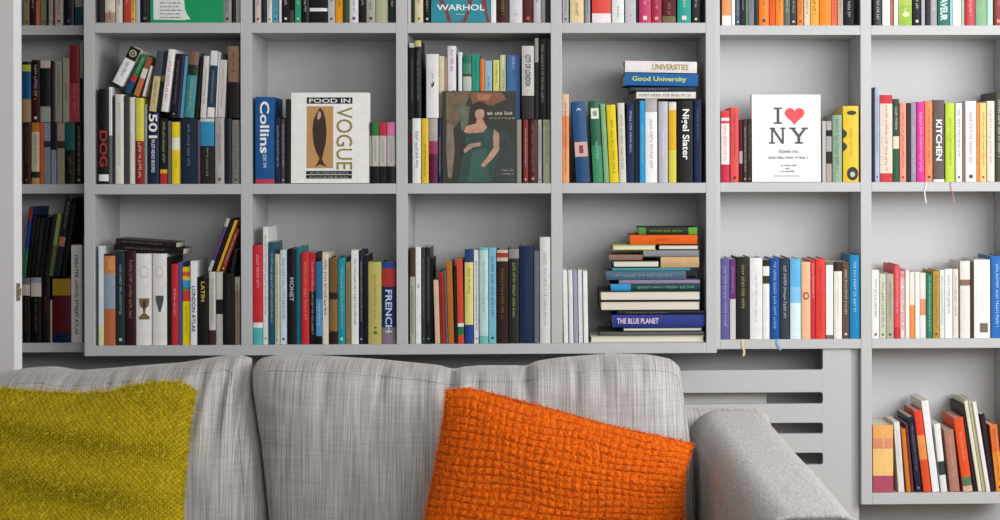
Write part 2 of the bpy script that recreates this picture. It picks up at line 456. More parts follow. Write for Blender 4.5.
# ---- third bay
row('top row, third bay', 'books in the top row', D0, top, GC, '''
255 261 -40|c4b8b0||pinkish cream book
261.4 266.6 -43|24304a|-|navy book
267 272 -38|d0ceca||white book
272.5 278.6 -44|54a0bc||sky blue book
279 281.4 -40|d8d8d6|-|thin white book
282 289.6 -45|1a1a1a||black book
290 294.6 -40|1c1c1c@.8 5a5a5a|-|slim black-grey book
295 301 -42|2c9470||emerald green book
301.6 309 -38|181818||glossy black book
309.6 327.4 -44|1e1c20@.78 e0e0e0@.83 1e1c20|-|thick black book with white bar
328 334.9 -40|b4b2b4||light grey book
335.4 343.3 -42|dc941c||golden orange book
344 349 -38|3c5c38|-|dark green book
349.5 358.4 -43|d4d0d4|6c5080|white book with purple title
358.8 366 -40|1a1a1c||jet black book
366.4 375.4 -44|a8a298|4c4c44|stone book
376 388.2 -42|a8ac8c|-|thick olive-cream book
388.8 395.4 -38|22342c||bottle green book
''')
row('upper row, third bay', 'books in the third bay', D0, upp, GC, '''
255.4 274.4 97|2060a0@.95 c03c50|T:Collins:f4f4f4:.05:.65:.5;T:English:b8d0e8:.76:.82:.25;T:DICTIONARY:b8d0e8:.66:.74:.2|thick blue dictionary
275 280.6 117|243058||navy book
281.2 285.4 119|504c58||dusky grey book
285.8 290.4 99|1c2022|-|tall black book
369.6 371.8 122.3|4c4c44@.22 a8a49c@.72 1c1a1c|-|dark-topped slim paperback
372.2 379 122.3|2c8040@.22 b8b4ac@.72 1c1a1c|6c6864 .28 .66 .3|green-topped cream and black paperback
379.4 386.6 122.3|b83040@.22 b8b0ac@.72 1c1a1c|6c6864 .28 .66 .3|red-topped cream and black paperback
387 395.6 122.3|d06c9c@.22 b8b0ac@.72 1c1a1c|6c6864 .28 .66 .3|pink-topped cream and black paperback
''')
row('lower row, third bay', 'books in the third bay', D0, low, GC, '''
253.2 262.8 245|c82c38@.78 e0e0dc@.83 50b0b0|f0c8c8 .1 .45 .4|red book with turquoise foot
263.2 268.4 227|dcdad8||tall white book
269 274.6 242|28607c||steel blue book
275 279.6 254|c0c4a8||sage cream book
280.4 287.2 250|c4d4e0||icy blue book
287.8 296 249|1e1c20|T:MONET:a8b0b8:.3:.55:.5|black book with grey painter title
296.4 301 247.6|187c90|-|slim teal book
301.4 309.2 252.6|c82c34|e8a080 .1 .75 .6|red book with tan lettering
309.5 315.6 252.6|c02c38@.42 201e22|d0d0d0 .1 .9 .4|black book with red top
316 322.2 262|2874a0@.45 4c90c0@.9 1c1c1c|d0e0f0 .5 .8 .4|blue book with white lettering
322.6 328.8 252.6|d8d0c0|2c2828 .08 .7 .6|cream book with bold black lettering
329.3 337.6 258|7c5c30@.4 3c2414@.48 8c6a3c@.85 3c2010|-|brown leather-look book
338 345.6 258|1c90a0||turquoise book
345.9 350.8 262|8c7c50|4c3c20|olive brown book
351.4 358.8 250|e0e0de|3c3c3c .1 .8 .4|white book with black lettering
359.1 363.4 250.4|2c2c4c||dark navy book
363.8 368 255|241c24|-|black-plum book
368.4 381.5 262|b4ac60|8c7c34 .15 .7 .35|thick mustard book
382 395.7 262|2450a0@.08 b03430@.3 1c3870@.8 847484|T:FRENCH:b8c8d8:.34:.86:.5|red and navy language book
''', inset=8)
# ---- fourth bay
row('top row, fourth bay', 'books in the top row', D0, top, GD, '''
408.2 411.4 -40|e4e4e2|-|slim white book
411.8 414.2 -42|2c2c2c|-|slim charcoal book
414.7 423.2 -38|c8bc84@.3 d0c8a0|8c8054|pale yellow book
424 430.4 -44|181c1c||black book
491 496.2 -43|e4e4e4|-|plain white book
496.8 508.8 -42|4a2824|a88858 .3 .9 .5|dark brown ornate book
509.6 522.4 -40|cccacc|3c3c3c .86 .92 .5|broad pale grey book
523 533 -44|6c2824|a06c60|maroon book
533.6 540.8 -38|b8b6b8||silver grey book
541.1 545.6 -42|848484|-|mid grey book
546 550.4 -40|2c2c2c|-|slim dark book
''')
row('upper row, fourth bay', 'books in the fourth bay', D0, upp, GD, '''
408.5 412 119.4|38443c@.2 5c2430@.4 28342e|-|dark green book
412.5 421.2 118.4|e0e0dc|2c3030 .2 .8 .45|white book with dark title
421.6 428.7 118.4|d8b830|5c4410 .4 .9 .4|mustard yellow book with brown title
429.1 437.8 118.4|a8a09c@.35 9c3c60@.55 701c44|-|grey and magenta book
438.1 441.6 118.4|1e2454|c8c8d8 .3 .9 .4|slim navy book
516.8 521.6 119.6|8c8c80|-|dull grey book
523.2 528.2 119.6|8c3430||brick red book
528.6 537.4 119.6|5c1e1e|a08078|deep maroon book
538 541.8 119.6|a09c9c||ash grey book
543 550.6 119.6|84846c@.1 8c8c74|4c4c38|olive grey book
''', inset=6)
row('upper tier, fourth bay', 'books in the fourth bay', D0, upp, GD, '''
409.2 414.6 43 y=117.9 i=8|b8b8b4@.06 1e2020|8c9090 .2 .8 .4|tall black book with white tip
415.2 421.4 40.5 y=117.9 i=8|b8b870@.08 1c2020|8c9490 .15 .8 .5|tall black book with yellow tip
426.4 438.7 54 y=117.9 i=8 l=0|dcdad8|4c4c50 .3 .5 .2|thick white book with black bird mark
439.4 444.6 56 y=117.8 i=38|c8bea4|-|cream book
444.9 447.4 57 y=182.9 i=38|a08468|-|slim tan book
447.8 456.4 46 y=182.9 i=38|d8d4dc|5c3c54 .03 .2 .5|tall white book with dark lettering
458.4 462.4 52 y=182.9 i=38|d8dce0|-|slim white book
463.2 471.8 54.7 y=182.9 i=38|2c7c68@.07 488c70@.15 5c5030@.17 b0bcb0|4c5c4c .03 .06 .5|green pictorial book
472.3 479.8 54 y=182.9 i=38|2c9484|1c4c44 .03 .2 .3|teal green book
480.3 484.9 59 y=182.9 i=38|d87430|-|orange paperback
485.2 492.4 60.6 y=182.9 i=38|90b4c4||powder blue book
493.3 499.7 60 y=182.9 i=38|d0cc70|5c5c34 .03 .2 .4|lemon yellow book
500.4 506.6 55 y=182.9 i=38|d0d0a8||pale lime cream book
507 520.2 55 y=118.9 i=30|4c78b4|c4d8ec .03 .25 .5|wide blue book with white script
522 534.2 46 y=119 i=8|c4c0bc@.68 403838|T:CITY OF LONDON:202020:.12:.55:.45|white book with city picture
534.8 538.6 38 y=119 i=8|8c8c88@.3 2c2c2c|-|slim grey book
539 545.8 38.6 y=119 i=8|161616|a8a8a4 .08 .8 .45|black book with white lettering
546.2 550.4 39 y=119 i=8|121212|-|slim jet book
''', inset=6)
row('lower row, fourth bay', 'books in the fourth bay', D0, low, GD, '''
410 415.3 248|5c4434@.3 a8a49c|4c4c48 .4 .9 .5|brown-topped grey book
415.7 421.2 247|e4e4e4|202020 .38 .46 .6|white book with black symbol
421.6 425.6 247.4|3c4840|8c9484|dark green-grey book
425.9 430.8 247.4|242c30|8c98a0|charcoal book
431 433 258|101010|-|slim black book
435.2 440.3 280 l=-1.5|d0b898|-|tan paperback
440.6 445.6 272 l=-1.5|b02c2c|6c1c1c|crimson paperback
445.9 448.1 270 l=-1.5|6c6c70|-|very slim grey book
448.5 454.4 261 l=-1.5|b06c24|-|ochre brown book
455 457.6 268 l=-1|2c2c1c|-|slim dark book
458 464.2 259 l=-1|cc4830@.76 e0e0e0@.8 2c7c50@.9 cc4830|-|red-orange book with green badge
464.8 473.4 249|2c4c80@.14 d8d080@.8 2c4ca0|5c5c34 .2 .5 .35|yellow book with blue foot
474 479 250|d8dce0||white book
479.5 488.4 247.5|6cb8b4@.03 b8d4d0@.92 70b8ac|4c7c7c .15 .7 .3|pale aqua book
488.9 496.3 248|74b4cc||light blue book
496.8 508.2 250|c8b8a8@.03 a83c34@.08 c0b0a0@.12 3c2420|a86c44 .2 .75 .5|dark brown book with red dot
508.8 519.2 249|8c8484@.1 30362c|b0b888 .15 .75 .4|black-green decorated book
519.7 534 246|22345c|3c5080 .1 .8 .4|thick navy book
534.4 539.4 251|6c7078|-|slate book
540 550.7 237|d4d2d0|8c8c8c .15 .85 .55|tall white book with grey lettering
''', inset=6)
# ---- fifth bay
row('top row, fifth bay', 'books in the top row', D0, top, GE, '''
562.6 568.7 -40|a4a6b0||grey-lilac book
570 583.8 -42|c4a45c@.6 dcc89c|6c4820 .7 .95 .5|tan book with brown ornament
584.5 590.2 -38|8c9094||grey book
592 611 -44|d84438@.86 ecdce0|-|thick red book with white foot
611.8 624.2 -43|dcdedc|3c4848 .75 .95 .2|broad white book
625.2 636 -40|bcbac4|3c3c44 .88 .93 .6|pale lilac book
636.4 638.2 -42|3a3438|-|very slim dark book
639 651 -44|c03868||raspberry pink book
651.4 661.6 -40|b02c48|d8a0a0|crimson book
662.5 675.8 -44|6c2430@.9 7c6c50|b88c6c .7 .9 .3|dark red striped book
677.4 691 -42|249888||teal book
692.4 699.4 -40|202022||black book
''')
row('upper row, fifth bay', 'books in the fifth bay', D0, upp, GE, '''
562.4 569.2 94|d8b89c@.25 e08850@.6 e89860|5c2c1c .1 .9 .4|orange book with dark lettering
576.4 590.4 102 l=-3.6|2c5c90@.7 245484|T:(:d0d8e4:.08:.12:.3|thick blue book with pink label
593.4 603.8 101 l=-3|287050@.55 3c9068|c8d8c8 .5 .75 .3|green book with white label
604.3 609.3 104 l=-3|7cac7c|-|pale green book
609.8 619 105 l=-2.6|dcc420|6c6420 .2 .9 .4|yellow book with olive lettering
619.5 626.4 103 l=-1.4|d0ccc0|6c6860 .15 .85 .45|cream book with grey lettering
626.9 634.4 103|1c2c5c|d8d8e4 .1 .65 .4|navy book with white lettering
635 639.4 101|182c3c|-|slim dark teal book
639.8 645 100.6|1c90c8|a8e0f0 .3 .8 .3|cyan book
645.4 657.4 98.6|a8a8a8@.16 e8e8e8|8c6c6c .25 .85 .4|white book with grey picture top
658.6 668 101.5|b4b2bc|e8e8f0 .4 .7 .3|lavender grey book
668.8 676.4 102|d8d4c4@.1 d8ac24@.6 d0c848|-|golden yellow book
677 693 101|161616|T:Nigel Slater:e8e8e8:.1:.72:.55|thick black cookbook
694 701.6 100|202c5c|7c84b0 .1 .5 .3|navy blue book
''', inset=6)
stack('upper row, fifth bay', 'books stacked in the fifth bay', D0, None, GE, '''
636.4 695.8 98.4 91.6 0 d=140|d8d4cc|2c2c2c .05 .95 .5|white book with black lettering
630.4 695.6 91.2 86.8 0 d=150|2c3c4c|98a0a4 .08 .6 .5|slim dark slate book
624.6 698 86.4 73.8 1 d=165|2468ac|T:Good University:c0cc60:.1:.84:.5|blue university guide
625 696.8 73.2 61.6 1 d=165|dcd8d8|T:UNIVERSITIES:a08838:.38:.88:.5|white universities guide
''', inset=4)
row('lower row, fifth bay', 'books in the fifth bay', D0, low, GE, '''
563.8 568.6 270 l=-.8|e0e0e0|-|plain white magazine
569.2 573.6 270 l=-.8|dcdcde|-|slightly grey magazine
574.1 578.4 270.6 l=-.8|9c9cb0|-|lilac-spined magazine
578.9 583.4 270 l=-.8|dededf|-|white slim magazine
583.9 588.4 271 l=-.8|e8e8e6|-|brightest white magazine
''', inset=8)
stack('lower row, fifth bay', 'books stacked in the fifth bay', D0, low, GE, '''
590.4 704.4 342.6 335.6 0 f=1 d=200|b8b4b0|-|wide white-paged volume
600 704 335.5 331.2 0 d=190|5c5c58|a8a498 .1 .8 .3|slim grey volume
622.8 702.6 331.1 326.8 0 d=170 f=1|20405c|-|slim white-edged book
612.4 704.6 326.7 314.2 0 d=190|343c80@.0 34449c|T:THE BLUE PLANET:e0c8d8:.05:.5:.45|blue nature book
617.2 704.4 314.1 310.4 0 d=190|201c20|a09098 .1 .6 .4|slim black volume
600.4 700.4 310.3 300.4 0 d=200 f=1|1e1e22|-|lower black-bound book showing pages
600.2 700.8 300.3 290.4 0 d=200 f=1|24242a|-|upper black-bound book showing pages
611 700 290.3 283.4 0 d=190|2490cc@.22 1e504c|8cc0a8 .3 .95 .5|blue and green pictorial book
619 700 283.3 279.6 0 d=180|8c7c9c|-|slim mauve book
606.6 686 279.5 270.6 0 d=180|506c84|90a8b8 .1 .85 .6|thick slate blue book
612.4 690 270.5 267.4 0 d=170|3c8c98|-|slim turquoise book
613.2 659.6 267.3 260.2 0 d=150 f=1|2c2c2c|-|small white-paged book
''', inset=12)
stack('lower row, fifth bay', 'books stacked in the fifth bay', D0, None, GE, '''
660.6 699 267.3 256.4 0 d=150 lab=1|c09c70|-|thick tan book at the right of the horizontal pile
609.2 642.4 260.1 254.4 0 d=150 lab=1|8c6c60|-|slim brown book jutting left from the horizontal pile
643.4 699 256.2 250 0 d=150 lab=1|84868c|-|grey book lying directly on the tan book
612.6 656.2 250 244.2 0 d=150 f=1 lab=1|a8a838|-|yellow-covered book showing pages under the orange book
658.4 699 249.8 244.2 0 d=150 f=1 lab=1|303030|-|small white-paged book under the orange book's right half
630 697.2 244 234.6 0 d=160 lab=1|dc5c14|8c3410 .4 .6 .3|orange book lying second from top of the pile
638.6 697.2 234.4 227 0 d=150 lab=1|4c8c34@.12 2c3c24@.85 5c9c34|88b850 .2 .75 .4|green and black book topping the horizontal pile
''', inset=12)
# ---- sixth bay
row('top row, sixth bay', 'books in the top row', D1, top, GF, '''
722 731 -40|e09058@.85 e8e4e0|-|orange book with white foot
731.4 735 -42|e0e0de|-|slim white book
735.5 740.4 -38|4c6470||blue-grey book
740.8 745.2 -44|34304a||dark violet book
745.6 748.4 -40|4c8458|-|slim green book
748.7 754.2 -38|807c8c||grey-purple book
754.6 758.2 -42|2c4034|-|slim dark green book
758.8 769 -44|e87818||vivid orange book
769.4 775.3 -40|e05c28||red-orange book
775.6 783.6 -43|ec8018||bright orange book
784.2 790.2 -42|5c6860||dark sage book
790.5 796.5 -38|2a2c2c||black book
797.2 803.6 -44|dc7830||burnt orange book
804.2 810 -40|d0c8ac||cream book
810.4 818.9 -42|e0a044||amber book
819.4 831.3 -44|e4801c||thick orange book
831.6 837.3 -40|e06848||salmon book
837.7 843.2 -38|b8a08c||beige brown book
843.6 854 -42|1c222c||thick blue-black book
''', inset=6)
row('upper row, sixth bay', 'books in the sixth bay', D1, upp, GF, '''
721.2 729.6 110.7|d83c44@.1 e8e0dc@.14 d83c44@.18 e8dcd4@.75 c82844|c84848 .22 .72 .7|white and red lettered book
730.4 738.8 107.5|d85050||salmon red book
739.2 742.6 120|6c2028@.5 a8a0a0@.7 501820|-|slim wine red book
743.2 747 119.4|50302c||dark brown book
747.3 751.8 119|2c2420|8c8470|black-brown book
822.4 826 121|b8b4b4|-|slim pale grey book
826.3 832 121|a8a4a0@.15 2c2824@.25 a8a4a4@.5 3c3430@.7 a89c94|-|grey book with dark blotches
832.5 842 115|84a088||sage green book
843 858.8 106|dcb828|8c7420 .3 .7 .2|thick yellow book with black discs
''', inset=6)
row('lower row, sixth bay', 'books in the sixth bay', D1, low, GF, '''
720.8 729.6 258.5|6460a0|b4b0d4 .1 .85 .4|violet book with pale lettering
730 735.8 259|6c3c80@.5 c8c0c0|d0a8c8 .1 .45 .4|purple-topped white book
736.4 749.6 257|2c2c2c|c8b868 .1 .65 .35|black book with gold lettering
750 762.6 258|e0dedf|a8a4a4 .2 .8 .25|thick white book
762.9 769.6 260|3c3024@.08 e4e2de@.2 504030@.3 e4e2de|-|white book with dark print
770 779.6 258|1c58ac|a8ccf0 .05 .9 .4|royal blue book
780.2 789.4 258|3c4858|d8dce0 .1 .75 .4|slate grey book with white lettering
790.2 800.9 259|60b0e0@.35 80c0e8@.55 d0e4ec|-|sky blue and white book
801.4 810.6 262|e8b490|8c4c3c .42 .54 .4|peach book with red ring
810.9 815.4 260|cc3038|f0d0d0 .05 .5 .5|narrow red book
815.7 825.4 259|dc3c38|a82828 .1 .9 .35|wide red book
826 833.4 262|74706c@.04 ecebe8@.95 74706c|-|grey book with long white label
834 842 262|4c2c24@.12 e4e0d4|a8a49c .2 .7 .2|cream book with dark top
842.6 849.2 262|6c5448||brown book
849.8 859.9 255|1884b8|d0e8f4 .08 .7 .4|thick cerulean book
''', inset=6)
# ---- far right bay
row('top row, far right bay', 'books in the top row', D1, top, GG, '''
873.6 881.8 -40|343a3e|e0e0e0 .6 .95 .4|charcoal book with white title
882.3 890.2 -42|dcc8b4@.5 e8e0d8|-|peachy cream book
890.6 893.7 -38|b06c48|-|slim rust book
894 898.1 -44|e4e6dc|-|slim white book
898.5 911.9 -43|8cb048@.6 a8bc5c@.7 94b448|e8ecc8 .75 .92 .6|lime green pictorial book
913 921 -40|2c3438||blue-black book
921.3 924.9 -42|a8a4b4|-|slim lavender book
925.2 930.2 -38|202022|-|black book
930.5 936.9 -44|9c949c|e8e4e8 .4 .8 .4|mauve grey book
937.7 949.6 -42|1c7868|T:SAVEUR:e0f0ec:.55:.93:.6|green book with white magazine title
949.9 952.2 -38|8cc0cc|-|slim sky book
952.5 961 -44|e0c8a4@.5 e8e0dc|-|cream and white book
961.5 964.9 -40|b8c4b0|-|slim pale green book
965.3 975 -42|c03440|f0b0b0 .4 .9 .5|red book with pink lettering
975.5 986.9 -43|7ca880|d08090 .5 .8 .5|green floral book
987.4 992.8 -40|b4dccc|-|mint book
993.6 1003 -42|8c2c2c|d09070|dark red book
''', inset=6)
row('upper row, far right bay', 'books in the far right bay', D1, upp, GG, '''
872.2 874.6 88|24384c|-|slim navy book
874.9 879.6 87|a8acc8||lavender book
880 892.6 95|c83c40@.1 d8ccbc@.9 c83c40|b83840 .12 .88 .8|red and cream lettered book
893.1 899.4 99|3c5c4c@.45 dcd4b8@.6 2c6c48|e0dcc8 .1 .4 .5|green book with cream label
899.8 906.2 103|e88c78||salmon pink book
906.7 910.6 103|2c2428|-|slim black book
911 916.2 103|8c8494|e8e4ec .3 .9 .3|grey-purple book
916.7 924.6 102|d02c90||magenta book
925 933 101|e88454||soft orange book
933.4 944.4 100|6c605c@.97 e8e4d8|T:KITCHEN:f0f0f0:.24:.74:.55|taupe cookbook
945.4 955.2 103|b4cc3c|6c7c20 .2 .8 .3|lime green book
955.7 962.2 103|dcdae0||soft white book
962.6 965 106|8c6c64|-|slim brown book
965.4 976.4 101|e0dade||broad pale pink-white book
976.7 979.8 103|dc7c20|-|slim orange book
980.1 986.5 103|f0c478||pale apricot book
986.9 994.6 101|d8d0c0|8c8478 .1 .8 .5|cream lettered book
995.4 1003 92|4c4c40||dark olive book
''', inset=3)
row('lower row, far right bay', 'books in the far right bay', D1, low, GG, '''
872 879.2 270|e4e2e2||white book
879.6 886 274|c4c8b4||greenish grey book
886.4 893.8 274|a8a494||taupe grey book
894.3 900.1 265|d84854@.85 c83040|e8b0a8|red book
900.4 905.4 271|e0a09c@.1 e4d0c8|d04848 .05 .9 .7|white book with red lettering
905.7 909.5 270|ece4dc|-|slim ivory book
909.9 915 272|ecdccc@.5 e88c48|-|white book with orange lower half
915.3 919.9 272|e8e4e0|-|slim white book
920.3 926.2 273|e4d8d0@.4 dc9070@.65 ece0dc|-|white book with orange picture
926.6 932.4 274|2c8064|c8dcc8 .05 .9 .4|green book with pale lettering
932.9 939.4 271|b08c34||olive gold book
939.8 944.4 270|d8d8d0||off-white book
944.7 952.8 269|e4e4e4||wide white book
953.1 958.4 269|dcd4c8||cream book
960.2 970.2 261|dcd8d4@.24 8c6c58@.32 dcd8d4|-|white book with brown square
970.6 973.6 262|4c3428|-|slim dark brown book
974 990.2 259.6|e8e4e2|d09c90 .2 .7 .1|thickest white book
991.2 1003 256|2c70bc|e0e8f4 .1 .9 .5|blue book with white lettering
''', inset=6)
row('bottom row, far right bay', 'books in the bottom row', D1, zbot, GG, '''
873 893.4 425|e8a860@.2 d88c68@.35 f0c078@.75 b05068|e8d0a0 .1 .35 .3|thick orange patterned book
898.6 904.6 422 l=-4|dcdad8|a8a4a0|white book with grey title
906.6 911 429 l=-5|c87428|-|orange-brown book
911.6 914.2 424 l=-5.2|7c3c3c|-|slim maroon book
916 922 417 l=-6|28304c|8c90a8|dark navy book
923.6 931.6 411 l=-6.8|dc4428@.3 e09048@.6 d84c28|-|red and orange book
932.6 939.6 401 l=-7|e8e8e8|-|tall white book
941 947.4 424 l=-6|e8e6e4@.55 3c4c4c@.75 dcdcdc|-|white book with dark tab
950.4 960 430 l=-6|a87868|d0a8a0 .1 .8 .6|pinkish brown patterned book
963.4 973 418 l=-7.6|dc5028@.8 5c7c60@.92 d0a890|f0b090 .2 .6 .3|orange-red book with green foot
974.4 976.8 405 l=-8.6|3c2c28|-|slim dark brown book
978.4 982.2 401 l=-9|d8d8c0|-|slim cream book
982.6 986.2 401 l=-9|b8b490|-|slim khaki book
986.6 990.6 402 l=-9|e4e0dc|-|slim white leaning book
991.4 995.6 414 l=-8|3c2c40|-|slim dark purple book
996.4 1004 425 l=-6|e07038@.4 e89030||orange gradient book
''', inset=2)

# ------------------------------------------------------------------ marks on spines, ribbons
def marks(desc, name, polys, g):
    """polys: (colour, [(fx, fz)...]) with fx 0..1 across the spine and fz 0..1 from its top"""
    root, wd, h, side, bulge = BOOKS[desc]; ox = 0 if side > 0 else -wd
    bm = bmesh.new(); ms = []
    for k, (col, pts) in enumerate(polys):
        ms.append(mat('ink_'+col, col, .5, g)); y = -bulge-.0003*(k+1)
        prism(bm, [(ox+wd*a, h*(1-b)) for a, b in pts], y, y+.0012, k)
    return obj(name, bm, ms, root)
def ell(cx, cz, rx, rz, n=20): return [(cx+rx*math.cos(2*math.pi*i/n), cz+rz*math.sin(2*math.pi*i/n)) for i in range(n)]
marks('thick white book with goblet crest', 'ring_emblem', [('c8c4c0', ell(.5, .2, .26, .07)), ('e6e4e2', ell(.5, .2, .19, .052))], GB)
marks('thick white book with goblet crest', 'goblet_crest', [('7a6040', [(.18, .49), (.82, .49), (.78, .57), (.6, .6), (.56, .65), (.82, .69), (.82, .72), (.18, .72), (.18, .69), (.44, .65), (.4, .6), (.22, .57)]), ('3a2c20', [(.4, .52), (.6, .52), (.55, .6), (.45, .6)])], GB)
marks('thick white book with triangle crest', 'ring_emblem', [('c8c4c0', ell(.5, .2, .26, .07)), ('dedcda', ell(.5, .2, .19, .052))], GB)
marks('thick white book with triangle crest', 'triangle_crest', [('4a4c4e', [(.2, .46), (.8, .46), (.76, .52), (.56, .64), (.44, .64), (.24, .52)])], GB)
marks('thick yellow book with black discs', 'disc_motif', [('1c1c1c', ell(.55, .09, .3, .03))], GF)
marks('thick yellow book with black discs', 'disc_motif', [('1c1c1c', ell(.6, .89, .36, .09)), ('b8b8b0', ell(.6, .9, .16, .035))], GF)
marks('thick yellow book with black discs', 'disc_motif', [('1c1c1c', [(0, .3)]+[(.26*math.sin(math.pi*i/8), .3+.13*i/8) for i in range(1, 8)]+[(0, .43)])], GF)
marks('thick yellow book with black discs', 'disc_motif', [('1c1c1c', [(0, .47)]+[(.26*math.sin(math.pi*i/8), .47+.13*i/8) for i in range(1, 8)]+[(0, .6)])], GF)
marks('green book with white label', 'label_patch', [('dcdcd0', [(.12, .09), (.88, .09), (.88, .22), (.12, .22)]), ('8c9488', ell(.5, .155, .22, .035))], GE)
marks('thick blue book with pink label', 'label_patch', [('d0a8a0', [(.04, .5), (.96, .5), (.96, .68), (.04, .68)]), ('7c3840', [(.35, .54), (.65, .54), (.65, .64), (.35, .64)])], GE)
marks('white book with black emblem top', 'emblem', [('b0a878', ell(.5, .15, .34, .09)), ('222422', ell(.5, .15, .22, .058)), ('b0a878', ell(.5, .15, .1, .03))], GB)
marks('thick white book with black bird mark', 'bird_mark', [('202020', [(.32, .44), (.45, .49), (.5, .46), (.68, .43), (.6, .5), (.45, .53)])], GD)
marks('tall white book with dark lettering', 'animal_mark', [('2c2c30', [(.2, .36), (.5, .33), (.85, .32), (.8, .37), (.6, .38), (.3, .4)])], GD)
marks('peach book with red ring', 'ring_mark', [('9c3c30', ell(.5, .44, .34, .05)), ('e8b490', ell(.5, .44, .2, .03))], GF)
marks('lime green pictorial book', 'apple_picture', [('dce4b0', ell(.55, .84, .26, .035))], GG)
marks('thickest white book', 'picture_patch', [('6c6058', [(.35, .81), (.85, .81), (.85, .93), (.35, .93)])], GG)
marks('thick mustard book', 'emblem', [('5c5c2c', ell(.55, .8, .1, .014)), ('5c5c2c', ell(.55, .86, .14, .018))], GC)
def ribbon(desc, pxs, D, shelfz, pytop_end, col, thick=.006, g=1.0):
    """page marker lying on the shelf below the spine and hanging over its edge"""
    root, wd, h, side, bulge = BOOKS[desc]; l = root.location
    pts = [P(pxs[0], 300, D+.02)]; pts[0].z = shelfz+.0008
    pts.append(Vector((P(pxs[0], 300, D).x, D-.0015, shelfz+.0008)))
    for i, (x, y) in enumerate(zip(pxs[1:], pytop_end)): pts.append(P(x, y, D-.0025-.001*(i % 2)))
    bm = bmesh.new(); prev = None
    for i, p in enumerate(pts):
        q = p-l; a = [bm.verts.new((q.x-thick/2, q.y+.0*i, q.z)), bm.verts.new((q.x+thick/2, q.y, q.z))]
        if prev: bm.faces.new((prev[0], prev[1], a[1], a[0]))
        prev = a
    o = obj('bookmark_ribbon', bm, mat('ribbon_'+col, col, .7), root); o['label'] = 'ribbon page marker hanging over the shelf edge'
    s = o.modifiers.new('solid', 'SOLIDIFY'); s.thickness = .0006
ribbon('soft orange book', [926.6, 926, 924.6, 925.4, 926.4], D1, upp, [185, 192, 198, 203], 'ece8ec', .003)
ribbon('lime green book', [951, 950.6, 952, 953.6, 954.6], D1, upp, [185, 191, 197, 203], 'b8828c', .0022)
ribbon('black book with gold lettering', [742.6, 742.6, 743.4, 744.4, 743.6], D1, low, [343, 348, 352, 356], 'd8c890', .006)
ribbon('royal blue book', [777, 777, 778.4, 780.6], D1, low, [343, 346, 350.5], '7ca4d0', .006)

# ------------------------------------------------------------------ books shown face out
def face_book(x0, x1, ytop, ybase, D, base, thick, tilt, cover, label, g, spine=None):
    s = D/F; p = P(x0, ybase, D)
    root = empty('book', (p.x, D, base+thick*math.sin(math.radians(tilt))), label, 'book', 'books shown cover outwards')
    root.rotation_euler = (-math.radians(tilt), 0, 0)
    W = (x1-x0)*s; H = (ybase-ytop)*s
    bm = bmesh.new(); t = .0025
    box(bm, 0, W, 0, t, 0, H); box(bm, 0, W, thick-t, thick, 0, H); box(bm, 0, t, t, thick-t, 0, H, 1)
    obj('cover', bm, [mat('cover_'+cover, cover, .35, g), mat('cover_'+(spine or cover), spine or cover, .35, g)], root)
    bm = bmesh.new(); box(bm, t, W-.004, t+.0001, thick-t-.0001, .003, H-.003); obj('pages', bm, PAGE, root)
    return root, s, (lambda px, py: ((px-x0)*s, (ybase-py)*s))
def art(root, name, items, g, var=.06, sc=60):
    bm = bmesh.new(); ms = []
    for k, (col, pts) in enumerate(items):
        m = mat('print_'+col, col, .4, g, var, sc)
        if m not in ms: ms.append(m)
        y = -.00012*(k+1); prism(bm, pts, y, .0003, ms.index(m))
    return obj(name, bm, ms, root)
def word(root, s, x, z, w_, h_, col, g, rot=False, bold=.015, y=-.0006):
    me = textmesh(s, (h_ if rot else w_), (w_ if rot else h_), bold)
    for v in me.vertices:
        a, b, c = v.co
        v.co = (x+c, y+b, z-a) if rot else (x+a, y+b, z+c)
    o = obj('lettering', me, mat('ink_'+col, col, .5, g), root); return o
def squiggles(root, x0, x1, z, h, col, g, y=-.0006):
    bm = bmesh.new(); x = x0
    while x < x1:
        for _ in range(random.randint(2, 6)):
            a = h*random.uniform(.4, .8); e = random.uniform(.6, 1)
            box(bm, x, x+a*.3, y, 0, z, z+h*e); box(bm, x, x+a*.75, y, 0, z+h*random.choice((0, .4)), z+h*random.choice((.2, .6))+.0001)
            x += a
            if x > x1: break
        x += h*.5
    obj('small_print', bm, mat('ink_'+col, col, .5, g), root)
def R(q, ax, ay, bx, by): a = q(ax, ay); b = q(bx, by); return [(a[0], b[1]), (b[0], b[1]), (b[0], a[1]), (a[0], a[1])]
# white fish cookery book
r, s, q0 = face_book(291, 368.6, 93, 183.3, D0+.006, upp+.0005, .03, 2, 'eae8e4', 'white book face out with a dark fish on a brown panel', GC, 'f0efe8')
q = lambda a, b: q0(245+a/4.725, 80+b/4.725)
fish = [(352, 132), (368, 150), (378, 185), (384, 240), (380, 300), (368, 350), (362, 375), (372, 395), (388, 412), (362, 404), (352, 400), (330, 414), (342, 392), (350, 372), (336, 345), (322, 300), (317, 240), (322, 190), (338, 155)]
art(r, 'cover_art', [('18181a', R(q, 290, 84, 505, 114)), ('b88c58', R(q, 290, 126, 415, 418)), ('38241c', [q(a, b) for a, b in fish]), ('c09c90', [q(a, b) for a, b in ((346, 150), (356, 152), (358, 175), (346, 190), (338, 182))]), ('18181a', R(q, 288, 431, 503, 447)), ('18181a', R(q, 288, 450, 503, 467))], GC)
a = q(302, 110); b = q(495, 90); word(r, 'FOOD IN', a[0], a[1], b[0]-a[0], b[1]-a[1], 'e0e0e0', GC, y=-.0012)
for nm, dy, col in (('VOGUE', 0, '8c7c2c'),):
    a = q(430, 130); b = q(505, 425); word(r, 'VOGUE', a[0], a[1], b[0]-a[0], a[1]-b[1], col, GC, rot=True, bold=0)
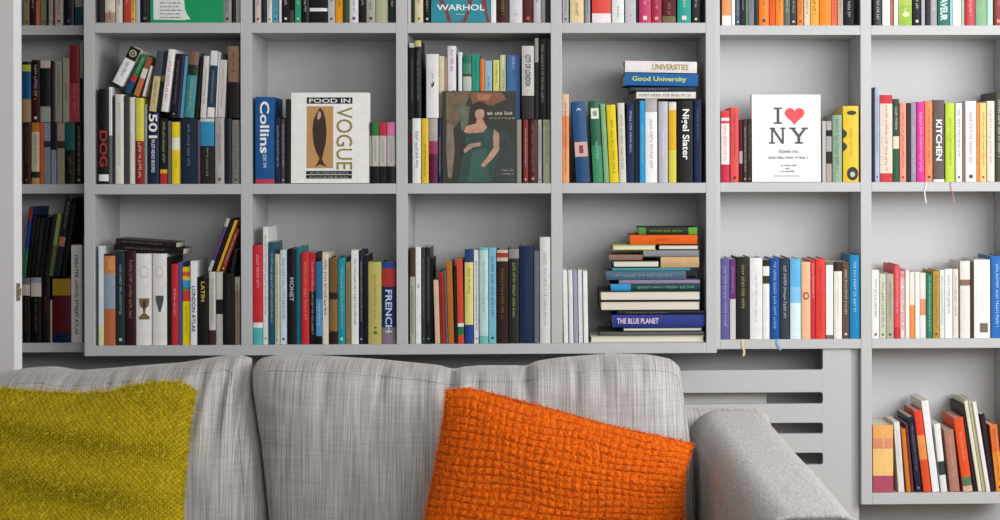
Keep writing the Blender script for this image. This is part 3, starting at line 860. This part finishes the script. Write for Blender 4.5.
a = q(305, 443); b = q(490, 436); squiggles(r, a[0], b[0], a[1], b[1]-a[1], 'b0b0ac', GC, -.0012)
a = q(305, 463); b = q(490, 456); squiggles(r, a[0], b[0], a[1], b[1]-a[1], 'b0b0ac', GC, -.0012)
# painted cover: a plain figure in a dark green dress
r, s, q0 = face_book(442.4, 516.2, 91, 182.8, D0+.006, upp+.0005, .02, 1.2, '45463e', 'dark painted-cover book of a woman in green, face out', GD, '3a3a36')
q = lambda a, b: q0(400+a/3.25, 30+b/3.25)
IT = [('6c5a44', [q(a, b) for a, b in ((150, 202), (230, 200), (215, 240), (190, 300), (165, 330), (150, 290))]),
      ('7c5038', [q(a, b) for a, b in ((225, 202), (330, 202), (345, 225), (300, 245), (235, 240))]),
      ('a07048', [q(a, b) for a, b in ((250, 206), (300, 208), (290, 226), (255, 228))]),
      ('5c6450', [q(a, b) for a, b in ((190, 240), (228, 250), (222, 300), (200, 330))]),
      ('7c6c60', [q(a, b) for a, b in ((152, 300), (172, 310), (178, 390), (168, 480), (156, 480), (150, 380))]),
      ('2c3434', [q(a, b) for a, b in ((300, 320), (350, 330), (374, 400), (374, 494), (310, 494))]),
      ('24413a', [q(a, b) for a, b in ((210, 335), (290, 312), (325, 345), (322, 400), (300, 494), (190, 494), (200, 420), (212, 380))]),
      ('2e5448', [q(a, b) for a, b in ((235, 390), (280, 385), (290, 494), (222, 494))]),
      ('2a2420', [q(*p) for p in ell(259, 268, 34, 36)]+[] ),
      ('b88c78', [q(*p) for p in ell(259, 272, 15, 21)]),
      ('b88c74', [q(a, b) for a, b in ((250, 290), (268, 290), (276, 304), (284, 316), (270, 332), (224, 336), (206, 330), (214, 312), (246, 304))]),
      ('b08c74', [q(a, b) for a, b in ((305, 322), (322, 336), (322, 390), (300, 420), (272, 446), (262, 440), (284, 412), (304, 382), (302, 350))]),
      ('a88474', [q(a, b) for a, b in ((224, 370), (262, 364), (262, 376), (236, 382), (210, 400), (206, 390))]),
      ('2a2420', [q(a, b) for a, b in ((244, 252), (259, 247), (274, 252), (274, 260), (259, 256), (244, 262))])]
art(r, 'cover_art', IT, GD, .55, 45)
a = q(284, 276); b = q(370, 264); squiggles(r, a[0], b[0], a[1], b[1]-a[1], 'c8c4b4', GD, -.003)
a = q(290, 289); b = q(370, 283); squiggles(r, a[0], b[0], a[1], b[1]-a[1], 'a8a498', GD, -.003)
for k in range(2):
    a = q(330, 458+k*12); b = q(368, 452+k*12); squiggles(r, a[0], b[0], a[1], b[1]-a[1], 'a8a498', GD, -.003)
# I heart NY
r, s, q0 = face_book(752.2, 821.4, 94.6, 182.2, D1+.004, upp+.0005, .042, 1.2, 'eeecee', 'white book face out with red heart and big black letters', GF, 'e4e2e4')
q = lambda a, b: q0(710+a/4.725, 80+b/4.725)
K = '3c3a3c'
def slab(x0, x1, y0, y1): return (K, R(q, x0, y0, x1, y1))
IT = [('dcdadc', R(q, 228, 68, 233, 480)), slab(303, 343, 130, 138), slab(303, 343, 200, 208), slab(317, 330, 130, 208),
      slab(283, 310, 225, 233), slab(335, 358, 225, 233), slab(281, 308, 294, 302), slab(291, 300, 225, 302), slab(342, 351, 225, 302),
      (K, [q(291, 227), q(303, 227), q(351, 300), q(340, 302)]),
      slab(378, 408, 225, 233), slab(436, 466, 225, 233), slab(404, 442, 294, 302), slab(416, 429, 262, 302),
      (K, [q(386, 230), q(400, 230), q(429, 266), q(416, 270)]), (K, [q(446, 230), q(458, 230), q(429, 270), q(418, 264)])]
hp = []
for i in range(40):
    t = 2*math.pi*i/40; hx = 16*math.sin(t)**3; hz = 13*math.cos(t)-5*math.cos(2*t)-2*math.cos(3*t)-math.cos(4*t)
    hp.append(q(403+hx*46/16, 166-hz*41/14.5))
IT.append(('e03a40', hp))
art(r, 'cover_art', IT, GF)
for (x0_, x1_, y0_, hh) in ((330, 425, 345, 16), (280, 470, 372, 12), (340, 410, 408, 9), (360, 378, 422, 7), (335, 400, 436, 9), (305, 435, 456, 4)):
    a = q(x0_, y0_); b = q(x1_, y0_-hh); squiggles(r, a[0], b[0], a[1], b[1]-a[1], 'b4b2b4', GF, -.003)
# teal art book, top row
r, s, q0 = face_book(431.2, 490.4, -60, 22.8, D0+.006, top+.0005, .03, 1.5, '2c8c9c', 'teal art book face out with white artist name in capitals', GD)
q = lambda a, b: q0(400+a/6.25, b/6.25)
art(r, 'cover_art', [('7c3038', [q(a, b) for a, b in ((235, -200), (262, -200), (268, 0), (300, 60), (322, 140), (296, 140), (284, 90), (262, 40), (240, 0))]), ('7c3038', [q(a, b) for a, b in ((425, -200), (458, -200), (455, 0), (440, 60), (412, 140), (350, 140), (392, 128), (420, 60))]), ('7c3038', [q(a, b) for a, b in ((505, -200), (535, -200), (540, 0), (545, 80), (562, 140), (540, 140), (525, 80), (505, 10))]), ('1c6878', [q(a, b) for a, b in ((195, -60), (215, -60), (212, 0), (195, 30))])], GD)
a = q(230, 68); b = q(528, 30); word(r, 'WARHOL', a[0], a[1], b[0]-a[0], b[1]-a[1], 'e4ecec', GD, y=-.001)
a = q(352, 96); b = q(402, 86); squiggles(r, a[0], b[0], a[1], b[1]-a[1], 'd8e0e0', GD, -.001)
# green folder with printed sheet
fs = D0/F; fp = P(150.4, 22.7, D0+.01)
fo = empty('folder', (fp.x, D0+.01, top+.0005), 'emerald green folder with a white printed sheet on it, top row', 'folder')
fw, fh = 72.4*fs, .31
bm = bmesh.new(); box(bm, 0, fw, 0, .0015, 0, fh); box(bm, 0, fw, .0185, .02, 0, fh); box(bm, 0, fw, .0015, .0185, 0, .0015); box(bm, 0, .0015, .0015, .0185, 0, fh)
obj('folder_cover', bm, mat('folder_green', '10905c', .3, GB), fo)
bm = bmesh.new(); box(bm, .003, fw-.004, .004, .016, .002, fh-.02); obj('papers', bm, PAGE, fo)
q = lambda a, b: ((a-150.4)*fs, (22.7-b)*fs)
prism_pts = [q(a, b) for a, b in ((153.5, 19.5), (153.5, -70), (184, -70), (184, 2), (184.6, 9), (186.6, 14), (190, 19.2), (184, 20))]
bm = bmesh.new(); prism(bm, prism_pts, -.0008, -.0001); sh = obj('printed_sheet', bm, mat('sheet_white', 'd8dcda', .6, GB), fo)
for k in range(7):
    a = q(160, 18-k*3.6); random.seed(40+k); squiggles(fo, a[0], q(178+random.random()*6, 0)[0], a[1], 1.5*fs, '3c4844', GB, -.0013)

# ------------------------------------------------------------------ radiator and its slatted cover under the bookcases
YC = D1+.012
xc0, xc1 = X(-60, YC), V1[2]-.018
ztop = zlow-T1-.001
cover = empty('radiator_cover', (xc0, YC, 0), 'pale grey slatted radiator cover with rounded slots behind the sofa arm', 'radiator cover')
st_ = X(823, YC, 400); zz = lambda py: Z(py, YC, 780)
def fillet(bm, x, z, r, sx, sz, y0, y1):
    """concave corner piece; the corner at x,z, the slot lies towards -sx,-sz"""
    pts = [(x, z)]+[(x-sx*r+sx*r*math.sin(t), z-sz*r+sz*r*math.cos(t)) for t in [math.pi/2*i/6 for i in range(7)]]
    prism(bm, pts, y0, y1)
yy0, yy1 = 0, .018
bm = bmesh.new(); box(bm, st_-xc0, X(851, YC, 400)-xc0, yy0, yy1, 0, ztop)
SL = [(370, 392.5), (404, 423), (434, 453), (465, 484), (496, 640)]
zprev = ztop
for a, b in SL:
    zt_, zb_ = zz(a), max(0.0, zz(b))
    if zprev != ztop: fillet(bm, st_-xc0, zprev, .007, 1, 1, yy0, yy1)
    fillet(bm, st_-xc0, zt_, .007, 1, -1, yy0, yy1); zprev = zb_
obj('stile', bm, PAINT, cover)
for a, b in SL:
    boxobj('slat', 0, st_-xc0, yy0, yy1, max(0.0, zz(b)), zz(a), PAINT, cover)
boxobj('stile', 0, .05, yy0, yy1, zz(370)+.0005, zlow-.028, PAINT, cover)
boxobj('filler_panel', X(849, YC, 400)-xc0, V1[2]-.001-xc0, .0185, .034, 0, ztop, PAINT, cover)
rad = empty('radiator', (X(300, 4.84), 4.84, .16), 'white panel radiator glimpsed through the slots of the grey cover', 'radiator')
rw = X(766, 4.84, 400)-X(300, 4.84, 400); rh = Z(389, 4.84, 700)-.16
bm = bmesh.new(); box(bm, 0, rw, 0, .012, 0, rh); box(bm, 0, rw, .05, .06, 0, rh)
n = 36
for i in range(n): box(bm, rw*(i+.5)/n-.004, rw*(i+.5)/n+.004, .012, .05, .02, rh-.02)
obj('radiator_panel', bm, mat('radiator_white', 'd8d6d4', .4), rad, .001)
for xx in (.03, rw-.03): boxobj('pipe', xx-.008, xx+.008, .02, .036, -.16, 0, METAL, rad)
struct(boxobj('baseboard_back', XL, xc0-.01, YB-.018, YB, 0, .12, WHITEP))

# ------------------------------------------------------------------ door
struct_door = None
dl = bpy.data.objects.new('door_1', None); COL.objects.link(dl); dl['kind'] = 'structure'
pd = P(22, 300, 4.44); th_ = -math.radians(11.5); dl.location = (pd.x, pd.y, 0); dl.rotation_euler = (0, 0, th_)
dw = .70
boxobj('door_leaf', -dw, -.0012, -.04, 0, .008, 2.08, DOORP, dl, .001)
boxobj('door_edge', -.0012, 0, -.04, 0, .008, 2.08, WHITEP, dl, 0)  # whiter than the leaf: window light on the edge put into its colour
zz1, zz0 = P(19, 283, 4.42).z, P(19, 301, 4.42).z
bm = bmesh.new(); box(bm, 0, .0012, -.031, -.011, zz0, zz1); lp = obj('latch_plate', bm, METAL, dl, .0003)
bm = bmesh.new(); m_ = (zz0+zz1)/2; box(bm, .0012, .007, -.027, -.016, m_-.009, m_+.009); obj('latch_bolt', bm, mat('brass', '8c7c58', .3), lp)
for zc in (zz1-.006, zz0+.006):
    bm = bmesh.new(); bmesh.ops.create_uvsphere(bm, u_segments=10, v_segments=6, radius=.003, matrix=Matrix.Translation((.0014, -.021, zc))); obj('screw', bm, mat('dark_steel', '4a4846', .4), lp)

# ------------------------------------------------------------------ fabrics
def fabric(name, c0, c1, rough=.9, sx=430, sz=9, bump=.4, mixs=.5, weave=800, along='z', attr=None):
    m = bpy.data.materials.new(name); m.use_nodes = True; nt = m.node_tree; N = nt.nodes; L = nt.links
    b = N['Principled BSDF']; b.inputs['Roughness'].default_value = rough; b.inputs['Specular IOR Level'].default_value = .15
    b.inputs['Sheen Weight'].default_value = .0 if attr or 'fuzz' in name else .2; b.inputs['Sheen Roughness'].default_value = .5
    tc = N.new('ShaderNodeTexCoord')
    def nz(sc, scale, det=2):
        mp = N.new('ShaderNodeMapping'); mp.inputs['Scale'].default_value = sc; L.new(tc.outputs['Object'], mp.inputs['Vector'])
        n = N.new('ShaderNodeTexNoise'); n.inputs['Scale'].default_value = scale; n.inputs['Detail'].default_value = det
        L.new(mp.outputs[0], n.inputs['Vector']); return n.outputs['Fac']
    v = nz((sx, 6, sz) if along == 'z' else (sx, sz, sx), 1); h = nz((sz*1.6, 6, sx*1.1) if along == 'z' else (sz*2, sx, sz*2), 1); f = nz((weave, weave, weave), 1, 1); big = nz((5, 5, 5), 1, 3)
    def math_(op, a, bb):
        n = N.new('ShaderNodeMath'); n.operation = op
        for i, q in enumerate((a, bb)):
            if isinstance(q, (int, float)): n.inputs[i].default_value = q
            else: L.new(q, n.inputs[i])
        return n.outputs[0]
    t = math_('ADD', math_('MULTIPLY', v, .66), math_('MULTIPLY', h, .19)); t = math_('ADD', t, math_('MULTIPLY', f, .15))
    cr = N.new('ShaderNodeValToRGB'); cr.color_ramp.elements[0].position = .33; cr.color_ramp.elements[1].position = .66
    cr.color_ramp.elements[0].color = hexc(c0); cr.color_ramp.elements[1].color = hexc(c1)
    L.new(t, cr.inputs[0]); out = cr.outputs[0]
    if attr:
        at = N.new('ShaderNodeAttribute'); at.attribute_name = 'yarn'
        mx = N.new('ShaderNodeMix'); mx.data_type = 'RGBA'; L.new(at.outputs['Fac'], mx.inputs[0]); L.new(out, mx.inputs[6]); mx.inputs[7].default_value = hexc(attr)
        out = mx.outputs[2]
    L.new(out, b.inputs['Base Color'])
    bp = N.new('ShaderNodeBump'); bp.inputs['Strength'].default_value = bump; bp.inputs['Distance'].default_value = .0012
    L.new(t, bp.inputs['Height']); L.new(bp.outputs[0], b.inputs['Normal'])
    return m
LINEN = fabric('grey_linen', '84807e', 'bcb9b7')
LINENY = fabric('grey_linen_arm', '84807e', 'b8b5b3', sx=600, sz=40, bump=.25, along='y')
OLIVE = fabric('olive_wool', '8c7a08', 'b4a010', sx=160, sz=90, bump=.2, attr='5c4a14')
OLIVEF = fabric('olive_fuzz', '9c8c0c', 'd0bc30', sx=160, sz=90, bump=0)
ORANGE = fabric('orange_wool', 'b44404', 'e06806', sx=260, sz=160, bump=.4, attr='782010')

# ------------------------------------------------------------------ cushions
def resample(pts, n):
    seg = [math.dist(pts[i], pts[i+1]) for i in range(len(pts)-1)]; tot = sum(seg); out = []
    def at(t):
        d = t*tot
        for i, s_ in enumerate(seg):
            if d <= s_ or i == len(seg)-1:
                f = d/s_ if s_ else 0; return (pts[i][0]+(pts[i+1][0]-pts[i][0])*f, pts[i][1]+(pts[i+1][1]-pts[i][1])*f)
            d -= s_
    return at
def smoothat(pts):
    f = resample(pts, 0); e = .012
    def g(t):
        if t <= 0 or t >= 1: return f(min(1, max(0, t)))
        r_ = min(e, t, 1-t); q_ = [f(t+k*r_) for k in (-1, -.5, 0, .5, 1)]
        return (sum(a[0] for a in q_)/5, sum(a[1] for a in q_)/5)
    return g
class Cushion:
    def __init__(s, left, right, top_, bottom, Dc, tilt, T, pw, disp, frontpow=.5):
        s.l, s.r, s.t, s.b = map(smoothat, (left, right, top_, bottom)); s.Dc, s.tilt, s.T, s.pw, s.disp, s.fp = Dc, tilt, T, pw, disp, frontpow
    def px(s, u, v):
        l, r, t, b = s.l(v), s.r(v), s.t(u), s.b(u); c00, c10, c01, c11 = s.l(0), s.r(0), s.l(1), s.r(1)
        return [(1-u)*l[k]+u*r[k]+(1-v)*b[k]+v*t[k]-((1-u)*(1-v)*c00[k]+u*(1-v)*c10[k]+(1-u)*v*c01[k]+u*v*c11[k]) for k in (0, 1)]
    def pt(s, u, v, side):
        x, y = s.px(u, v); D = s.Dc+s.tilt*(520-y)/100
        p = P(x, y, D)
        e = max(0, (1-abs(2*u-1)**s.pw))*max(0, (1-abs(2*v-1)**s.pw)); e = e**s.fp
        d = s.T*e
        if side < 0: d += s.disp(u, v, x, y)*min(1, e*2.5)
        return Vector((p.x, p.y+(-d if side < 0 else d), p.z))
def uv(i, n): t = i/n; return .5*t+.5*(.5-.5*math.cos(math.pi*t))
def build_cushion(name, c, nu, nv, material, parent, even=False, sub=0):
    bm = bmesh.new(); f = (lambda i, n: i/n) if even else uv
    F_ = [[bm.verts.new(c.pt(f(i, nu), f(j, nv), -1)) for i in range(nu+1)] for j in range(nv+1)]
    B_ = [[(F_[j][i] if i in (0, nu) or j in (0, nv) else bm.verts.new(c.pt(f(i, nu), f(j, nv), 1))) for i in range(nu+1)] for j in range(nv+1)]
    for j in range(nv):
        for i in range(nu):
            bm.faces.new((F_[j][i], F_[j][i+1], F_[j+1][i+1], F_[j+1][i]))
            try: bm.faces.new((B_[j][i], B_[j+1][i], B_[j+1][i+1], B_[j][i+1]))
            except ValueError: pass
    if getattr(c, 'yarn', None):
        bm.verts.index_update(); vals = [0.0]*len(bm.verts)
        for j in range(nv+1):
            for i in range(nu+1): vals[F_[j][i].index] = vals[B_[j][i].index] = c.yarn(f(i, nu), f(j, nv))
    o = obj(name, bm, material, None, smooth=True)
    if getattr(c, 'yarn', None):
        at = o.data.attributes.new('yarn', 'FLOAT', 'POINT'); at.data.foreach_set('value', vals)
    return o
def tube(name, pts, r, m, parent, cyc=False, n=6):
    bm = bmesh.new(); rings = []
    for i, p in enumerate(pts):
        a = pts[max(0, i-1)]; b = pts[min(len(pts)-1, i+1)]; t = (b-a).normalized()
        u_ = t.cross(Vector((0, 1, .2))).normalized(); v_ = t.cross(u_).normalized()
        rings.append([bm.verts.new(p+u_*r*math.cos(2*math.pi*k/n)+v_*r*math.sin(2*math.pi*k/n)) for k in range(n)])
    for i in range(len(rings)-1):
        for k in range(n): bm.faces.new((rings[i][k], rings[i][(k+1) % n], rings[i+1][(k+1) % n], rings[i+1][k]))
    bm.faces.new(rings[0][::-1]); bm.faces.new(rings[-1])
    return obj(name, bm, m, parent, smooth=True)
def to_parent(o, parent):
    """reparent an object modelled in world space under a thing that is only translated"""
    o.parent = parent; o.matrix_parent_inverse = Matrix.Translation(-parent.location); return o

SX0, SX1 = X(-165, 3.65), X(697, 3.65)
sofa = empty('sofa', ((SX0+SX1)/2, 3.2, 0), 'light grey linen sofa with two loose back cushions and low arms', 'sofa')
def nz(x, y, z=0): return noise.noise(Vector((x, y, z)))
def ridge(x, x0, w_): return math.exp(-((x-x0)/w_)**2)
def disp2(u, v, x, y):
    d = .010*nz(x*.012, y*.01, 3)+.004*nz(x*.035, y*.02, 7)
    topz = math.exp(-((1-v)/.16)**2)
    tz = math.exp(-((1-v)/.07)**2)
    d -= .034*tz*(ridge(x, 453, 2.6)+ridge(x, 527, 2.6))+.014*topz*(ridge(x, 453, 7)+ridge(x, 527, 7))+.012*topz*(ridge(x, 478, 5)+ridge(x, 600, 7)+ridge(x, 575, 4)+ridge(x, 640, 5)+ridge(x, 330, 6)+ridge(x, 385, 5))
    d += .010*topz*(ridge(x, 440, 9)+ridge(x, 466, 8)+ridge(x, 540, 9))
    d += .004*topz*nz(x*.09, y*.03, 1)
    d += .006*math.exp(-((u)/.10)**2)*nz(y*.06, x*.03, 5)+.006*math.exp(-((1-u)/.08)**2)*nz(y*.08, x*.03, 15)
    return d
c2 = Cushion([(273, 548), (268, 500), (262, 440), (255, 395), (252, 371)], [(696, 548), (695, 500), (690, 440), (684, 400), (680, 368)],
             [(252, 371), (258, 359), (275, 355), (320, 356), (380, 360), (440, 366), (449, 369), (453, 371), (458, 368), (480, 366), (520, 366), (527, 367), (534, 362), (560, 358), (610, 354), (650, 355), (672, 359), (680, 368)],
             [(273, 548), (480, 548), (696, 548)], 3.66, .03, .13, 7, disp2)
o = to_parent(build_cushion('back_cushion', c2, 240, 110, LINEN, None), sofa); o['label'] = 'right back cushion with puckered top seam'
def disp1(u, v, x, y):
    d = .012*nz(x*.012, y*.012, 13)+.005*nz(x*.03, y*.025, 17)
    topz = math.exp(-((1-v)/.14)**2)
    d += .012*topz*nz(x*.07, y*.03, 11)-.010*topz*(ridge(x, 48, 4)+ridge(x, 84, 4)+ridge(x, 118, 4)+ridge(x, 160, 5))
    # folds pulled into the upper right corner
    for k, (a, b, w_, amp) in enumerate(((248, -.16, 5, .026), (234, -.32, 7, .016), (216, -.5, 9, .010))):
        xc = a+b*(y-356)*.5; d -= amp*ridge(x, xc, w_)*math.exp(-((y-385)/42)**2)
        d += amp*.6*ridge(x, xc-w_*1.8, w_)*math.exp(-((y-390)/45)**2)
    return d
c1 = Cushion([(-160, 548), (-165, 450), (-160, 380)], [(274, 548), (270, 500), (264, 440), (256, 400), (253, 380), (252, 358)],
             [(-160, 380), (-140, 374), (-40, 374), (0, 372), (30, 368), (52, 367), (75, 371), (105, 369), (140, 366), (180, 363), (215, 357), (238, 354), (252, 358)],
             [(-160, 548), (50, 548), (270, 548)], 3.66, .03, .13, 7, disp1)
o = to_parent(build_cushion('back_cushion', c1, 220, 110, LINEN, None), sofa); o['label'] = 'left back cushion with folds pulled into its corner'
for c, vv, uu in ((c2, .945, .985), (c1, .945, .965)):
    pts = []
    for k in range(121):
        t = k/120; u_ = 1-uu+(2*uu-1)*t; rr = .02
        v_ = vv-.02*max(0, 1-t/.03)**2-.02*max(0, 1-(1-t)/.03)**2
        pts.append(c.pt(u_, v_, -1)+Vector((0, -.0006, 0)))
    side = [c.pt(uu, vv-.02-(vv-.06)*k/60, -1)+Vector((0, -.0006, 0)) for k in range(1, 61)]
    to_parent(tube('seam', pts+side, .0018, LINEN, None), sofa)
# arms
def arm(x0, x1, yf, yb, ztop_, label):
    n = 34; ny = 60; bm = bmesh.new(); rings = []; cx = (x0+x1)/2; hw = (x1-x0)/2; rr = .062
    prof = [(-hw, 0.10)]
    for i in range(13): t = math.pi/2*i/12; prof.append((-hw+rr-rr*math.cos(t), ztop_-rr+rr*math.sin(t)))
    for i in range(13): t = math.pi/2*i/12; prof.append((hw-rr+rr*math.sin(t), ztop_-rr+rr*math.cos(t)))
    prof.append((hw, .10))
    full = []
    for (a, b), (c, d) in zip(prof, prof[1:]+[prof[0]]):
        k = 10 if abs(b-d) > .3 else (6 if abs(a-c) > .1 else 1)
        for i in range(k): full.append((a+(c-a)*i/k, b+(d-b)*i/k))
    for j in range(ny+1):
        y = yf+(yb-yf)*j/ny; e = .012
        k = 1-.12*max(0, 1-(y-yf)/.02)**2*1.0
        ring = []
        for a, b in full:
            d = .0025*nz(a*9, y*5, b*8)+(.006*(1-(a/hw)**2) if b > ztop_-.03 else 0)
            nx = a/hw
            ring.append(bm.verts.new((cx+a*(1+d*4), y, b+d*(1 if b > .3 else 0)-(.006*max(0, 1-(y-yf)/.012)**2))))
        rings.append(ring)
    m_ = len(full)
    for j in range(ny):
        for k in range(m_): bm.faces.new((rings[j][k], rings[j][(k+1) % m_], rings[j+1][(k+1) % m_], rings[j+1][k]))
    bm.faces.new(rings[0]); bm.faces.new(rings[-1][::-1])
    o = obj('arm', bm, LINENY, None, smooth=True); to_parent(o, sofa); o['label'] = label
    pts = [v_ for v_ in [Vector((cx+a*1.002, yf-.001, b+.004)) for a, b in prof]]
    return to_parent(tube('arm_piping', pts, .004, LINEN, None), o) and o
AX0, AX1 = .326, .514
ar = arm(AX0, AX1, 2.67, 3.86, .690, 'right arm with piped front edge')
for ch in ar.children: ch.matrix_parent_inverse = Matrix.Identity(4)
al = arm(SX0-.19, SX0-.02, 2.67, 3.86, .690, 'left arm')
for ch in al.children: ch.matrix_parent_inverse = Matrix.Identity(4)
def rbox(name, x0, x1, y0, y1, z0, z1, m, r, seg=4):
    bm = bmesh.new(); box(bm, x0, x1, y0, y1, z0, z1); bmesh.ops.recalc_face_normals(bm, faces=bm.faces)
    bmesh.ops.bevel(bm, geom=bm.edges[:], offset=r, segments=seg, affect='EDGES', profile=.5)
    return obj(name, bm, m, None, smooth=True)
xm = X(262, 3.4)
to_parent(rbox('seat_cushion', SX0-.01, xm-.002, 2.62, 3.80, .27, .44, LINEN, .035), sofa)
to_parent(rbox('seat_cushion', xm+.002, AX0-.012, 2.62, 3.80, .27, .44, LINEN, .035), sofa)
to_parent(rbox('base', SX0-.015, AX0-.008, 2.68, 3.86, .10, .268, LINEN, .01), sofa)
to_parent(rbox('back_frame', SX0-.015, AX1-.0, 3.865, 3.97, .10, .69, LINEN, .03), sofa)
for lx in (SX0-.12, AX1-.07):
    for ly in (2.75, 3.85):
        to_parent(boxobj('leg', lx-.025, lx+.025, ly-.025, ly+.025, 0, .10, mat('dark_wood', '3c2c20', .4)), sofa)

# throw cushions
def fuzz(name, c, n, L0, m, parent, seed):
    rnd = random.Random(seed); bm = bmesh.new()
    for i in range(n):
        if rnd.random() < .30:
            k = rnd.random()
            u_, v_ = (rnd.random(), rnd.choice((.004, .997))) if k < .6 else (rnd.choice((.003, .997)), rnd.random())
            v_ = max(v_, .01)
        else: u_, v_ = rnd.uniform(.01, .99), rnd.uniform(.15, .99)
        p = c.pt(u_, v_, -1); e = Vector((rnd.gauss(0, 1), -abs(rnd.gauss(0, .6)), rnd.gauss(0, 1)+.3)).normalized()
        L_ = L0*rnd.uniform(.4, 1.2); b_ = e.cross(Vector((0, 1, 0))).normalized()*.0005
        q = p+e*L_*.5; e2 = (e+Vector((rnd.gauss(0, .6), .3*rnd.random(), rnd.gauss(0, .6)-.5))).normalized(); t_ = q+e2*L_*.5
        a = [bm.verts.new(x_) for x_ in (p-b_, p+b_, q+b_, q-b_)]; tt = bm.verts.new(t_)
        bm.faces.new(a); bm.faces.new((a[3], a[2], tt))
    me = bpy.data.meshes.new(name); bm.to_mesh(me); bm.free(); me.materials.append(m)
    o = bpy.data.objects.new(name, me); COL.objects.link(o); o.parent = parent; o['kind'] = 'stuff'; return o
def weave(a, b):
    ia, ib = math.floor(a), math.floor(b); fa, fb = a-ia, b-ib
    if (ia+ib) % 2: return (math.sin(math.pi*fa)**.6)*(.55+.45*math.sin(math.pi*fb))
    return (math.sin(math.pi*fb)**.6)*(.55+.45*math.sin(math.pi*fa))
def cell_o(u, v):
    return u*31+.55*nz(u*5, v*5, 1)+.12*nz(u*40, v*40, 5), v*24+.55*nz(u*5, v*5, 9)+.12*nz(u*40, v*40, 15)
def dorange(u, v, x, y):
    a, b = cell_o(u, v)
    k = .7+.5*nz(math.floor(a)*.73, math.floor(b)*.91, 4)
    return .0085*weave(a, b)*k+.010*nz(u*3, v*3, 2)+.0015*nz(a*3, b*3, 6)
def yarn_o(u, v):
    a, b = cell_o(u, v); fb = abs(b-round(b)); fa = abs(a-round(a))
    return (max(0, 1-fb/.13)*.8 if nz(math.floor(b+.5)*.7, u*6, 3) > -.15 else 0)
co = Cushion([(412, 571), (420, 545), (428, 500), (436, 460), (443, 420), (446, 390)], [(690, 571), (684, 540), (683, 500), (685, 470), (693, 445)],
             [(446, 390), (470, 388), (500, 395), (560, 411), (610, 425), (650, 434), (680, 440), (693, 445)], [(412, 571), (550, 572), (690, 571)], 3.37, .05, .085, 2.4, dorange, .55)
co.yarn = yarn_o
oc = build_cushion('throw_cushion', co, 380, 290, ORANGE, None, even=True)
tag(oc, 'chunky woven bright orange cushion leaning on the right back cushion', 'cushion')
ORANGEF = fabric('orange_fuzz', 'c05006', 'e87818', sx=260, sz=160, bump=0)
fuzz('wool_fuzz', co, 10000, .011, ORANGEF, oc, 3)
def cell_v(u, v): return u*108+.6*nz(u*9, v*9), v*76+.6*nz(u*8, v*8, 4)
def dolive(u, v, x, y):
    a, b = cell_v(u, v)
    d = .0026*weave(a, b)+.0007*nz(a, b, 3)
    d += .012*math.sin((y-.17*x)*.125+1.0)*(.4+.6*ridge(x, 60, 90))*(1 if y > 400 else max(0, (y-388)/12))+.012*nz(u*3, v*4, 8)
    return d
def yarn_v(u, v):
    a, b = cell_v(u, v); return .5 if (math.floor(a)+math.floor(b)) % 2 else 0.0
cv = Cushion([(-85, 571), (-82, 500), (-75, 402)], [(187, 571), (183, 545), (184, 500), (187, 460), (191, 420), (197, 391)],
             [(-75, 402), (-45, 390), (0, 388), (40, 391), (85, 393), (110, 391), (135, 385), (160, 381), (185, 383), (197, 391)], [(-85, 571), (50, 572), (187, 571)], 3.37, .05, .085, 2.6, dolive, .5)
cv.yarn = yarn_v
ov = build_cushion('throw_cushion', cv, 504, 360, OLIVE, None, even=True)
tag(ov, 'olive green woven wool cushion leaning on the left back cushion', 'cushion')
fuzz('wool_fuzz', cv, 9000, .018, OLIVEF, ov, 4)
